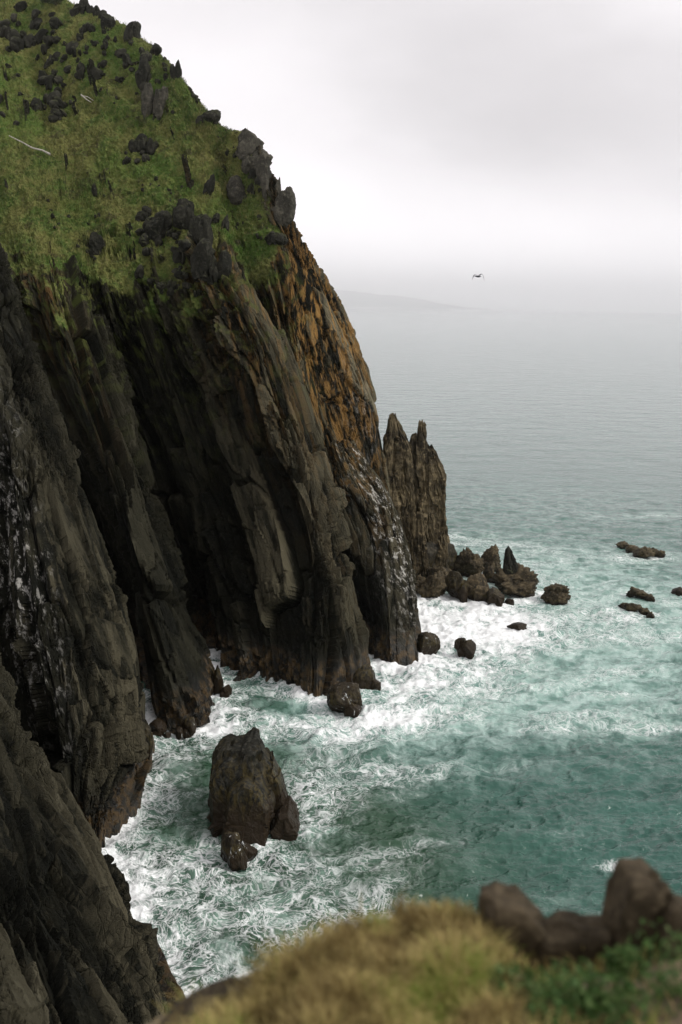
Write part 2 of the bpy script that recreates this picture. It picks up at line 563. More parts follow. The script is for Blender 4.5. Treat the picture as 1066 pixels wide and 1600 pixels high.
def cliff(name, cols, nu, nv, seed, amp=1.0, chan=None, warp=1.0, foot=True, cell=1.0, damp=0.0):
    """cols[c][k] = (x, y, z); chan maps a channel name to an array [c][k]"""
    P = np.array(cols, float)                      # C,K,3
    if foot:                                       # run the wall on below the water
        low = P[:, :1].copy()
        low[:, 0, 2] = -6
        P = np.concatenate([low, P], 1)
    Cn, K = P.shape[:2]
    X = np.zeros((Cn, K, len(CHAN)))
    for nm, a in (chan or {}).items():
        a = np.array(a, float)
        if foot:
            a = np.concatenate([a[:, :1], a], 1)
        X[..., CHAN.index(nm)] = a
    du = np.linalg.norm(np.diff(P, axis=0), axis=2).mean(1)
    dv = np.linalg.norm(np.diff(P, axis=1), axis=2).mean(0)
    xu = np.concatenate([[0], np.cumsum(du)])
    xv = np.concatenate([[0], np.cumsum(dv)])
    ui, vi = np.linspace(0, xu[-1], nu), np.linspace(0, xv[-1], nv)
    Q = hermite(P, xu, ui) * .6 + linear(P, xu, ui) * .4
    Q = hermite(Q.transpose(1, 0, 2), xv, vi)      # nv,nu,3
    G = linear(linear(X, xu, ui).transpose(1, 0, 2), xv, vi)
    S, T = np.meshgrid(ui, vi)
    # normals of the smooth base
    gu, gv = np.gradient(Q, axis=1), np.gradient(Q, axis=0)
    Nn = np.cross(gu, gv)
    Nn /= np.linalg.norm(Nn, axis=2, keepdims=True) + 1e-9
    for _ in range(3):
        pad = np.pad(Nn, ((6, 6), (6, 6), (0, 0)), 'edge')
        cs = pad.cumsum(0).cumsum(1)
        cs = np.pad(cs, ((1, 0), (1, 0), (0, 0)))
        Nn = (cs[13:, 13:] - cs[:-13, 13:] - cs[13:, :-13] + cs[:-13, :-13]) / 169
    Nn /= np.linalg.norm(Nn, axis=2, keepdims=True) + 1e-9
    flip = (Nn * (CAM - Q)).sum(2).mean() < 0
    if flip:
        Nn = -Nn
    wa = fbm(st3(S / 22, T / 45), 2, seed + 50)
    wb = fbm(st3(S / 5, T / 9), 3, seed + 60)
    s2 = S + warp * (2.2 * wa + .12 * wb)
    t2 = T + 3 * fbm(st3(S / 14, T / 20), 2, seed + 70)
    p0, g0, r0 = plates(s2, t2, 17 * cell, 60 * cell, seed + 5, 1.6)
    p1, g1, r1 = plates(s2, t2, 9 * cell, 40 * cell, seed, 1.5)
    p2, g2, r2 = plates(s2 + .6 * p1, t2, 4.2 * cell, 21 * cell, seed + 11, 1.6)
    p3, g3, r3 = plates(s2 + .4 * p2, t2 + 3 * r2, 1.5 * cell, 7.5 * cell, seed + 23, 1.7)
    p4, g4, r4 = plates(s2 + .3 * p3, t2 + 2 * r3, .8 * cell, 2.2 * cell, seed + 29, 1.7)
    big = fbm(st3(S / 22, T / 30), 4, seed + 80)
    fin = fbm(st3(S / 1.3, T / 3.0), 4, seed + 90)
    ridge = 1 - np.abs(fbm(st3(s2 / 6, t2 / 30), 4, seed + 95)) * 2
    shat = sstep(fbm(st3(S / 15, T / 26), 3, seed + 77), -.15, .5)
    rock = (2.4 * p1 + (.55 + 1.35 * shat) * p2 + (.15 + .85 * shat) * p3 + .40 * (.12 + .88 * shat) * p4 + 2.4 * p0 + .6 * big + .12 * fin
            - 1.6 * sstep(g1, .10, 0) - (.4 + .7 * shat) * sstep(g2, .12, 0) - .55 * shat * sstep(g3, .14, 0)) * amp
    if damp:
        rock = rock * (1 - .65 * sstep(S / xu[-1], 1 - damp, 1 - damp * .6))
    grass = G[..., 0] + .34 * fbm(Q / 9, 5, seed + 99) * (G[..., 0] > .02)
    gm = sstep(grass, .4, .75)
    tus = 1 - 2 * np.abs(fbm(Q / 2.4, 4, seed + 31))
    mound = fbm(st3(S / 11, T / 11), 4, seed + 33)
    rockout = np.clip(p2 * .8 + .3 * p3 - .25, 0, 2) * sstep(fbm(st3(S / 13, T / 15), 3, seed + 44), .1, .5)
    soft = .55 * tus + .35 * fbm(Q / 1.1, 3, seed + 32) + 1.1 * mound + .9 * rockout
    disp = rock * (1 - gm) + soft * gm
    Q = Q + Nn * disp[..., None]
    gatt = np.clip(grass - .9 * sstep(rockout, .25, .7), 0, 1.2)
    attrs = {'strata': np.stack([s2, t2, np.zeros_like(S)], -1).reshape(-1, 3),
             'plate': (.5 * r1 + .3 * r2 + .2 * r3).ravel(), 'shat': shat.ravel(), 'grass': gatt.ravel()}
    for i, nm in enumerate(CHAN[1:], 1):
        attrs[nm] = G[..., i].ravel()
    me = mesh_np(name, Q.reshape(-1, 3), grid_faces(nv, nu, flip), MAT['cliff'], attrs)
    return link(name, me), Q


def wc(px, py, *rest):
    """one column: foot on the water at a pixel, then (px, py, Y) up the wall"""
    return [W(px, py)] + [at(*r) for r in rest]


# main headland, columns along the strata from the left frame edge round the point
A = [
    wc(60, 1060, (-60, 880, 300), (-120, 720, 315), (-180, 560, 330), (-220, 400, 345), (-230, 250, 385), (-240, 60, 440), (-250, -150, 520)),
    wc(224, 1062, (178, 905, 338), (100, 720, 322), (40, 560, 332), (0, 425, 345), (-30, 290, 385), (-60, 120, 430), (-90, -60, 500)),
    wc(288, 1135, (235, 930, 268), (178, 760, 292), (115, 580, 312), (72, 440, 332), (50, 310, 370), (30, 150, 420), (0, -45, 490)),
    wc(335, 1078, (285, 940, 280), (225, 770, 300), (160, 590, 320), (110, 450, 337), (85, 320, 370), (65, 160, 420), (50, -20, 475)),
    wc(322, 1012, (310, 920, 338), (255, 775, 330), (195, 600, 335), (150, 450, 345), (125, 320, 375), (110, 160, 415), (100, 2, 455)),
    wc(385, 1052, (355, 920, 302), (310, 770, 318), (255, 600, 333), (205, 448, 345), (180, 320, 372), (165, 170, 405), (160, 28, 440)),
    wc(440, 1068, (415, 920, 292), (372, 760, 312), (312, 600, 330), (262, 445, 342), (240, 320, 368), (225, 200, 395), (212, 52, 425)),
    wc(495, 1093, (492, 890, 285), (455, 720, 306), (405, 560, 322), (335, 425, 334), (305, 330, 358), (285, 220, 385), (262, 95, 412)),
    wc(553, 1065, (527, 890, 292), (487, 720, 312), (437, 570, 326), (360, 425, 338), (335, 320, 360), (320, 240, 378), (310, 160, 398)),
    wc(552, 1003, (528, 900, 328), (500, 750, 338), (448, 600, 347), (390, 430, 352), (365, 330, 365), (350, 260, 378), (345, 200, 388)),
    wc(600, 985, (570, 850, 342), (518, 690, 348), (470, 560, 350), (440, 415, 351), (410, 330, 360), (395, 270, 368), (385, 214, 378)),
    wc(612, 978, (600, 760, 362), (575, 640, 358), (520, 520, 356), (470, 415, 354), (445, 350, 357), (425, 290, 362), (405, 235, 370)),
    wc(618, 945, (610, 760, 375), (592, 640, 370), (548, 520, 366), (505, 438, 362), (470, 375, 361), (440, 310, 364), (415, 255, 368)),
    wc(585, 905, (565, 740, 410), (535, 620, 405), (490, 500, 402), (450, 425, 398), (415, 360, 395), (390, 300, 395), (375, 240, 395)),
]
for col in A:
    top = np.array(col[-1])
    col.append(top + np.array([4, 40, -22]))
    col.append(top + np.array([8, 110, -95]))
nA = len(A)
gr = [[0, 0, 0, .04, .5, 1, 1, 1, 1, 1] for _ in range(nA)]
gr[7] = [0, 0, 0, 0, .35, .7, 1, 1, 1, 1]
gr[8] = [0, 0, 0, 0, .45, .9, 1, 1, 1, 1]
gr[9] = [0, 0, 0, 0, .5, 1, 1, .9, 1, 1]
gr[10] = [0, 0, 0, 0, .5, 1, .9, .45, .8, 1]
gr[11] = [0, 0, 0, 0, .05, .45, .4, .3, .6, 1]
gr[12] = [0, 0, 0, 0, 0, 0, .1, .2, .4, 1]
gr[13] = [0] * 8 + [.3, 1]
orr = [[0] * 10 for _ in range(nA)]
orr[2][3], orr[2][4] = .15, .3
orr[7] = [0, 0, .05, .25, .35, .1, 0, 0, 0, 0]
orr[8] = [0, .05, .1, .25, .4, .1, 0, 0, 0, 0]
orr[10] = [0, .2, .6, .9, .5, .1, 0, 0, 0, 0]
orr[11] = [0, .2, .6, 1, .9, .5, .1, .1, 0, 0]
orr[12] = [0, .2, .5, .9, .9, .8, .2, .1, 0, 0]
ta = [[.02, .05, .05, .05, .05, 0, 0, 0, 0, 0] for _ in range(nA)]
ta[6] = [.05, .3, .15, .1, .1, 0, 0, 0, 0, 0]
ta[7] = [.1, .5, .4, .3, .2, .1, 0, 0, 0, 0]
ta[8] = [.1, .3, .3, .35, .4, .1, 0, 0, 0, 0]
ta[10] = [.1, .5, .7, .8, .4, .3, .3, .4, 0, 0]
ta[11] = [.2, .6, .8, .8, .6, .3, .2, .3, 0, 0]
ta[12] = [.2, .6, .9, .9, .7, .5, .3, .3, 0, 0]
mo = [[0, 0, 0, .25, 1, 0, 0, 0, 0, 0] for _ in range(nA)]
for i in (11, 12, 13): mo[i] = [0] * 10
gu = [[0] * 10 for _ in range(nA)]
gu[11][2] = .2
headland, QA = cliff('headland', A, 860, 1300, 100, 1.0, {'grass': gr, 'orange': orr, 'tan': ta, 'moss': mo, 'guano': gu}, damp=.26)
tag(headland, 'dark layered sea cliff under a steep green grassy slope', 'headland', kind='structure')

# left buttress
B = [
    wc(-40, 1200, (-80, 1100, 190), (-110, 950, 205), (-140, 800, 225), (-180, 650, 250), (-230, 480, 285), (-280, 300, 330)),
    wc(100, 1270, (60, 1150, 210), (25, 1000, 228), (5, 870, 243), (-30, 740, 258), (-90, 560, 290), (-150, 380, 330)),
    wc(125, 1310, (95, 1180, 190), (55, 1020, 208), (38, 880, 224), (5, 700, 248), (-50, 520, 285), (-110, 350, 330)),
    wc(148, 1322, (150, 1180, 195), (120, 1000, 212), (90, 850, 230), (40, 660, 258), (-20, 490, 295), (-80, 320, 335)),
    wc(162, 1312, (200, 1205, 202), (204, 1060, 216), (162, 890, 236), (85, 670, 266), (15, 480, 302), (-45, 310, 340)),
    wc(222, 1195, (212, 1120, 262), (190, 1000, 268), (145, 860, 275), (75, 650, 298), (5, 460, 325), (-60, 290, 350)),
]
guB = [[0] * 7 for _ in range(6)]
guB[1] = [0, .1, .3, .55, .4, 0, 0]
guB[2] = [0, .05, .3, .4, .2, 0, 0]
taB = [[0] * 7, [0] * 7, [0, .1, .2, .2, .1, 0, 0], [0, .25, .4, .25, .1, .05, 0], [0, .3, .35, .2, .1, 0, 0], [0] * 7]
butt, QB = cliff('cliff_buttress', B, 420, 800, 200, .75, {'guano': guB, 'tan': taB}, cell=.85)
tag(butt, 'slabby dark buttress left of the sea cave', 'cliff buttress', kind='structure')

# slope of rock below the viewpoint
near_cols = [
    [at(-150, 850, 240), at(-28, 1040, 190), at(40, 1180, 170), at(122, 1325, 150), at(198, 1500, 128), at(222, 1590, 120), at(240, 1680, 112)],
    [at(-150, 1000, 185), at(-30, 1180, 150), at(40, 1320, 132), at(120, 1450, 118), at(190, 1580, 106), at(215, 1680, 100), at(235, 1760, 95)],
    [at(-220, 1150, 140), at(-100, 1320, 115), at(-10, 1480, 104), at(60, 1620, 92), at(110, 1720, 86), at(140, 1800, 82), at(160, 1900, 78)],
    [at(-500, 1200, 100), at(-400, 1400, 88), at(-250, 1600, 78), at(-150, 1750, 70), at(-100, 1850, 66), at(-60, 1950, 62), at(-30, 2050, 60)],
]
cr = np.array(near_cols[0])
far_side = [p * np.array([1, 1, 0]) + np.array([2.5, 7 + .12 * p[2], .25 * p[2]]) for p in cr]
foot_side = [p * np.array([1, 1, 0]) + np.array([4, 14 + .2 * p[2], -5]) for p in cr]
Cc = [foot_side, far_side] + near_cols
Cc = [list(reversed(c)) for c in Cc]
taC = [[.1] * 7, [.2] * 7, [.5, .55, .45, .25, .15, .1, .1], [.3, .4, .3, .2, .12, .1, .1], [.2] * 7, [.1] * 7]
nears, QC = cliff('cliff_slope', Cc, 460, 640, 300, .75, {'tan': taC}, foot=False, cell=.72)
tag(nears, 'brown cracked rock slope below the viewpoint', 'cliff slope', kind='structure')

# lower buttress with bird lime along its crest
D = [
    wc(553, 1000, (525, 900, 330), (505, 790, 336), (492, 730, 344)),
    wc(572, 1016, (545, 900, 318), (522, 790, 330), (508, 705, 344)),
    wc(612, 1040, (590, 900, 312), (560, 780, 328), (528, 692, 346)),
    wc(648, 1036, (632, 900, 316), (600, 790, 331), (545, 694, 350)),
    wc(650, 985, (632, 880, 345), (603, 780, 350), (550, 700, 362)),
]
guD = [[0] * 4, [0, 0, 0, 0], [0, .05, .1, .3], [.05, .6, .9, .7], [0, .3, .4, .2]]
taD = [[0] * 4, [0, .1, .1, .3], [0, .25, .3, .5], [.1, .3, .4, .5], [.1] * 4]
orD = [[0] * 4, [0, 0, .1, .5], [0, 0, .2, .7], [0, 0, .1, .4], [0] * 4]
lowb, QD = cliff('cliff_buttress', D, 240, 480, 400, .5, {'guano': guD, 'tan': taD, 'orange': orD}, cell=.8)
tag(lowb, 'dark buttress with white bird lime along its leaning crest', 'cliff buttress', kind='structure')

# ------------------------------------------------------------------ sea
print('cliffs built')
nr1, nr2 = 1000, 70
dist = np.concatenate([85 * (760 / 85) ** np.linspace(0, 1, nr1), 760 * (112000 / 760) ** (np.linspace(0, 1, nr2 + 1)[1:])])
az = np.concatenate([np.linspace(-70, -22, 60)[:-1], np.linspace(-22, 22, 760), np.linspace(22, 70, 60)[1:]]) * math.pi / 180
DD, AZ = np.meshgrid(dist, az, indexing='ij')
WX, WY = DD * np.sin(AZ), DD * np.cos(AZ)


def dist_poly(pts):
    pts = [np.asarray(p)[:2] for p in pts]
    dm = np.full(WX.shape, 1e9)
    for a, c in zip(pts[:-1], pts[1:]):
        ab = c - a
        L = max(float(ab @ ab), 1e-6)
        t = np.clip(((WX - a[0]) * ab[0] + (WY - a[1]) * ab[1]) / L, 0, 1)
        dm = np.minimum(dm, np.hypot(WX - a[0] - t * ab[0], WY - a[1] - t * ab[1]))
    return dm


def blobw(px, py, rx, ry, rot=0.0):
    """soft elliptical patch on the water, radii in metres"""
    c = W(px, py)
    x, y = WX - c[0], WY - c[1]
    cr_, sr_ = math.cos(rot), math.sin(rot)
    u, v = (x * cr_ + y * sr_) / rx, (-x * sr_ + y * cr_) / ry
    return np.exp(-(u * u + v * v))


shore = [W(300, 1650), W(200, 1450), W(160, 1322), W(205, 1230), W(225, 1190), W(228, 1095), W(290, 1140), W(335, 1078),
         W(322, 1020), W(385, 1052), W(440, 1068), W(495, 1094), W(553, 1066), W(553, 1004), W(612, 1040), W(650, 1037),
         W(655, 985), W(645, 930), W(700, 935), W(770, 945), W(840, 930)]
foam = .60 * np.exp(-(dist_poly(shore) / 6.0) ** 2) + .26 * np.exp(-dist_poly(shore) / 24.0)
for px, py, rx, ry, s in [
    (420, 1125, 20, 9, .50), (520, 1150, 16, 9, .66), (590, 1120, 12, 11, .75), (640, 1075, 18, 12, .75), (560, 1205, 12, 8, .34),
    (330, 1140, 14, 12, .42), (240, 1270, 12, 12, .26), (260, 1380, 14, 16, .34), (230, 1480, 12, 12, .26), (350, 1420, 15, 10, .28), (330, 1540, 18, 10, .34),
    (450, 1350, 16, 8, .40), (520, 1430, 15, 8, .32), (480, 1230, 8, 13, .55), (400, 1330, 10, 6, .55), (470, 1290, 8, 5, .62), (560, 1480, 14, 8, .34),
    (720, 960, 24, 26, .80), (690, 1000, 20, 20, .75), (780, 980, 22, 20, .55), (710, 1040, 26, 12, .60), (850, 985, 26, 18, .26), (760, 905, 26, 18, .5),
    (740, 1075, 26, 9, .34), (680, 1120, 22, 9, .38), (860, 1060, 26, 8, .20), (900, 960, 34, 25, .20), (960, 1120, 26, 4, .42), (1040, 1135, 18, 4, .60),
    (910, 1000, 30, 12, .20), (715, 842, 26, 18, .42), (790, 860, 28, 18, .30), (920, 865, 36, 14, .22), (1010, 872, 20, 10, .70), (1040, 930, 26, 18, .30),
    (1000, 962, 22, 10, .50), (1030, 1000, 24, 10, .30), (1020, 805, 30, 8, .40), (880, 890, 34, 18, .22), (620, 1220, 20, 8, .20), (700, 1200, 26, 8, .14),
    (880, 1140, 9, 4, .45), (970, 1085, 8, 4, .45), (966, 1352, 3, 2.2, .9), (930, 1110, 14, 3, .40), (860, 1420, 16, 5, .26), (640, 1330, 20, 10, .16), (1000, 1050, 14, 4, .30),
]:
    foam = np.maximum(foam, 0) + s * blobw(px, py, rx, ry, .25) * (1 - np.clip(foam, 0, 1) * .6)
foam = np.clip(foam + .06 * (DD < 900), 0, 1.15)
aer = np.clip(foam * .6 + .70 * blobw(800, 1000, 60, 70) + .6 * blobw(930, 930, 70, 80) + .5 * blobw(640, 1130, 35, 25) + .35 * blobw(900, 1080, 50, 25)
              + .35 * blobw(850, 800, 140, 120), 0, 1)
chan = np.clip(blobw(230, 1330, 34, 55) + blobw(350, 1400, 40, 45) + .8 * blobw(350, 1130, 34, 30) + .7 * blobw(480, 1330, 30, 30), 0, 1)
PW = np.stack([WX, WY, np.zeros_like(WX)], -1)
fade = sstep(DD, 745, 300)
wav = (.38 * np.sin(WX * .10 + WY * .17 + 3.0 * fbm(PW / 45, 3, 5)) + .30 * np.sin(WX * -.13 + WY * .21 + 3.5 * fbm(PW / 30, 3, 6) + 1.7)
       + .75 * fbm(PW * np.array([.12, .2, 1]), 4, 8) + .35 * (1 - np.abs(fbm(PW * np.array([.3, .5, 1]), 4, 9)) * 2)) * .85
chop = fbm(PW / 2.6, 5, 12) * .55 * np.clip(foam, 0, 1)
surge = .9 * np.exp(-dist_poly(shore) / 3.0) * (.4 + fbm(PW / 5, 3, 14))
ring = np.hypot(WX - W(545, 1165)[0], WY - W(545, 1165)[1])
surge = surge + .9 * np.exp(-((ring - 8.5) / 1.6) ** 2)
for px, py, r_, h_ in [(592, 1112, 6, 1.6), (655, 1048, 6, 1.8), (560, 1085, 5, 1.5), (420, 1100, 6, .9), (690, 985, 7, 1.3), (455, 1195, 5, 1.2), (480, 1290, 4, .9), (375, 1375, 4, .8), (655, 950, 7, 1.5)]:
    surge = surge + h_ * blobw(px, py, r_, r_ * .7) * (.55 + .8 * np.abs(fbm(PW / 2.2, 4, 21)))
zz = (wav + chop + surge) * fade - .15
me = mesh_np('sea', np.stack([WX, WY, zz], -1).reshape(-1, 3), grid_faces(*WX.shape), MAT['water'],
             {'foam': foam.ravel(), 'aerated': aer.ravel(), 'channel': chan.ravel()}, smooth=True)
if me.polygons[0].normal.z < 0:
    me.flip_normals()
sea = tag(link('sea', me), 'teal sea with white lacy foam round the cliff foot', 'sea', kind='structure')

# ------------------------------------------------------------------ rocks
ICO = {}


def ico(n):
    if n not in ICO:
        bm = bmesh.new()
        bmesh.ops.create_icosphere(bm, subdivisions=n, radius=1)
        ICO[n] = (np.array([v.co[:] for v in bm.verts]), np.array([[v.index for v in f.verts] for f in bm.faces]))
        bm.free()
    return ICO[n]


def rock_verts(seed, size, sub=4, planes=14, sharp=1.0, rough=.10, lump=.0, lean=(0, 0), rotz=0.0):
    """an angular stone: a faceted hull broken by noise; its base sits at z = 0; size = full (x, y, z)"""
    r = np.random.default_rng(seed)
    V, F = ico(sub)
    n = r.normal(size=(planes, 3))
    n /= np.linalg.norm(n, axis=1, keepdims=True)
    d = .62 + .38 * r.random(planes)
    dt = V @ n.T
    rad = np.where(dt > .05, d / np.maximum(dt, .05), 9).min(1)
    rad = np.minimum(rad, 1.25)
    rad = rad * sharp + (1 - sharp)
    off = seed * 3.17 % 97
    p = V * rad[:, None]
    nz = fbm(p * 1.7 + off, 5, seed % 50) * rough + (1 - 2 * np.abs(fbm(p * 2.6 + off, 3, seed % 40))) * rough * .6
    if lump:
        nz = nz + lump * (.7 * facets(p * 2.6 + off, 9 + seed % 30) + .5 * facets(p * 5.5 + off, 39 + seed % 30) + .4 * fbm(p * 6 + off, 3, 9 + seed % 30))
    p = p * (1 + nz)[:, None]
    p = p - (p.max(0) + p.min(0)) / 2
    p = p / (p.max(0) - p.min(0)) * np.array(size)
    p[:, 2] -= p[:, 2].min()
    c, s = math.cos(rotz), math.sin(rotz)
    p = p @ np.array([[c, s, 0], [-s, c, 0], [0, 0, 1]])
    ext = np.array(size)[:2] / np.maximum(p.max(0) - p.min(0), 1e-6)[:2]
    p[:, 0] *= ext[0]
    p[:, 0] += lean[0] * p[:, 2]
    p[:, 1] += lean[1] * p[:, 2]
    return p, F


def crag(seed, size, n=4, sub=3, sharp_planes=7, lean=.25):
    """several angular blocks leaning together, joined as one stone; base at z = 0"""
    r = np.random.default_rng(seed)
    Vs, Fs, k = [], [], 0
    for i in range(n):
        f = 1.0 if i == 0 else r.uniform(.45, .85)
        sz = (size[0] * f * r.uniform(.5, .75), size[1] * f * r.uniform(.5, .9), size[2] * f * r.uniform(.8, 1.0))
        V, F = rock_verts(seed * 13 + i, sz, sub=sub, planes=sharp_planes, rough=.04, lump=.045, lean=(r.uniform(-.1, lean), r.uniform(-.1, .1)), rotz=r.uniform(0, 3))
        V = V + np.array([(r.random() - .5) * size[0] * .6, (r.random() - .5) * size[1] * .5, 0])
        Vs.append(V); Fs.append(F + k); k += len(V)
    V = np.concatenate(Vs)
    V[:, :2] -= (V[:, :2].max(0) + V[:, :2].min(0)) / 2
    V *= np.array(size) / (V.max(0) - V.min(0))
    V[:, 2] -= V[:, 2].min()
    return V, np.concatenate(Fs)


def rock_obj(name, parts, mat, loc, smooth=True):
    """parts: (offset, verts, faces) joined into one stone"""
    Vs, Fs, k = [], [], 0
    for off, V, F in parts:
        Vs.append(V + np.array(off)); Fs.append(F + k); k += len(V)
    me = mesh_np(name, np.concatenate(Vs), np.concatenate(Fs), MAT[mat], smooth=smooth)
    return link(name, me, loc=loc)


def sea_rock(px, py, wpx, hpx, label, mat='searock', name='boulder', cat='boulder', seed=1, group=None, depth=1.0, sink=.12, **kw):
    """a boulder whose near foot meets the water at the pixel (px, py)"""
    p = W(px, py)
    k = mper(p) * (1.28 if 630 < px < 850 else 1.2)
    w_ = wpx * k
    # a height seen from above also shows some of the top
    hh = max(hpx * k * .86, w_ * .18)
    dp = w_ * depth
    if mat in ('searock', 'washed', 'tan'):
        V, F = crag(seed + 7, (w_, dp, hh * (1 + sink) + .6), n=3, sub=5, sharp_planes=8, lean=.12)
    else:
        V, F = rock_verts(seed, (w_, dp, hh * (1 + sink) + .6), **{'sub': 5 if wpx > 25 else 4, 'rough': .09, 'lump': .09, **kw})
    V[:, 2] -= hh * sink + .6
    loc = p + np.array([0, dp * .42, 0])
    o = rock_obj(name, [((0, 0, 0), V, F)], mat, loc)
    return tag(o, label, cat, group)


# the sea stack in the cove: body, cap, right shoulder and foot in one stone
def fin(pxs, base_Y, thick, seed, n=90, mseg=130, amp=.5, lean=0.0, zlow=-3.0, tall=4.0):
    """a rock built up of rings; pxs = [(py, px_left, px_right)] down the photo at distance base_Y"""
    rows = sorted(pxs, key=lambda r: -r[0])
    zs, xl, xr, yy = [], [], [], []
    for py, l, r_ in rows:
        pm = at((l + r_) / 2, py, base_Y)
        Yc = base_Y + lean * max(pm[2], 0)
        a, c = at(l, py, Yc), at(r_, py, Yc)
        zs.append((a[2] + c[2]) / 2); xl.append(a[0]); xr.append(c[0]); yy.append(Yc)
    zs, xl, xr, yy = map(np.array, (zs, xl, xr, yy))
    zi = np.linspace(min(zlow, zs[0]), zs[-1], n)
    xli, xri, yi = np.interp(zi, zs, xl), np.interp(zi, zs, xr), np.interp(zi, zs, yy)
    th = np.linspace(0, 2 * math.pi, mseg, endpoint=False)
    Z, TH = np.meshgrid(zi, th, indexing='ij')
    cx, rx = (xli + xri) / 2, (xri - xli) / 2
    e = .72
    cs, sn = np.cos(TH), np.sin(TH)
    ex = np.sign(cs) * np.abs(cs) ** e
    ey = np.sign(sn) * np.abs(sn) ** e
    if callable(thick):
        ty = np.array([thick(z) for z in zi])
    else:
        ty = np.maximum(rx * thick, .15)
    X = cx[:, None] + rx[:, None] * ex
    Yv = yi[:, None] + ty[:, None] * ey
    sarc = TH * (rx.mean() + ty.mean()) / 2 * 1.1
    sw = sarc + .8 * fbm(st3(sarc / 4, Z / 7), 3, seed)
    rr = rx.mean()
    q1, g1, _ = plates(sw, Z + (.5 * sw if tall < 1 else 0), max(rr * (.7 if tall < 1 else .5), .6), max(rr * tall, 1.2), seed + 3, 1.4)
    q2, g2, _ = plates(sw, Z - (.4 * sw if tall < 1 else 0), max(rr * (.28 if tall < 1 else .2), .3), max(rr * tall * .4, .7), seed + 5, 1.4)
    d = (q1 * .9 + q2 * .4 + .5 * fbm(st3(sw / 1.2, Z / 1.5), 4, seed + 7) - .9 * sstep(g1, .16, 0)) * amp
    edge = np.clip(1.15 * np.minimum(1, (zi[-1] - zi) / max(rr, .5) + .15), 0, 1)[:, None]
    d = d * np.minimum(edge, rx[:, None] / rr + .1)
    X = X + d * cs
    Yv = Yv + d * sn
    topm = sstep((zi[-1] - zi) / max(rr, .5), 1.2, 0.0)[:, None]
    Zv = Z + .25 * amp * fbm(st3(sw, Z), 3, seed + 9) + topm * rr * .55 * (facets(np.stack([X, Yv, Z * 0], -1) / max(rr * .55, .3), seed + 12))
    V = np.stack([X, Yv, Zv], -1).reshape(-1, 3)
    i = np.arange(n * mseg).reshape(n, mseg)
    j = np.roll(i, -1, 1)
    Fq = np.stack([i[:-1], j[:-1], j[1:], i[1:]], -1).reshape(-1, 4)
    topc = V[-mseg:].mean(0) + np.array([0, 0, .1 * rr])
    V = np.vstack([V, topc])
    tri = np.stack([i[-1], j[-1], np.full(mseg, len(V) - 1), np.full(mseg, len(V) - 1)], -1)
    return V, Fq, tri


def fins(name, lst, mat):
    me = bpy.data.meshes.new(name)
    Vs, Fs, k = [], [], 0
    for V, Fq, tri in lst:
        Vs.append(V)
        Fs += [tuple(int(x) + k for x in f) for f in Fq] + [tuple(int(x) + k for x in f[:3]) for f in tri]
        k += len(V)
    V = np.concatenate(Vs)
    base = np.array([V[:, 0].mean(), V[:, 1].mean(), 0])
    me.from_pydata([tuple(v) for v in (V - base)], [], Fs)
    me.materials.append(MAT[mat])
    me.update()
    return link(name, me, loc=base)


# pinnacled promontory behind the headland
Yp = 395
pinn = fins('rock_pinnacle', [
    fin([(930, 596, 655), (880, 598, 652), (800, 598, 648), (740, 600, 645), (700, 600, 642), (680, 604, 636), (662, 608, 626), (657, 612, 620)], Yp, .8, 21, amp=.9, lean=.06),
    fin([(930, 630, 684), (860, 634, 682), (780, 636, 676), (730, 638, 672), (702, 640, 668), (688, 643, 664)], Yp + 3, .8, 22, amp=.9, lean=.06),
    fin([(760, 652, 668), (705, 652, 668), (680, 653, 666), (664, 654, 665), (657, 655, 662)], Yp + 3, .9, 23, amp=.35, lean=.05, zlow=20),
    fin([(930, 658, 706), (860, 662, 700), (800, 664, 694), (745, 664, 695), (725, 664, 688), (712, 666, 680), (704, 668, 674)], Yp + 4, .9, 24, amp=.8, lean=.03),
    fin([(935, 640, 672), (880, 646, 668), (830, 650, 664), (800, 652, 660)], Yp - 9, .8, 25, amp=.6, lean=.15),
], 'pinnacle')
tag(pinn, 'tall fluted rock promontory topped by a thin upright finger of stone', 'rock pinnacle')

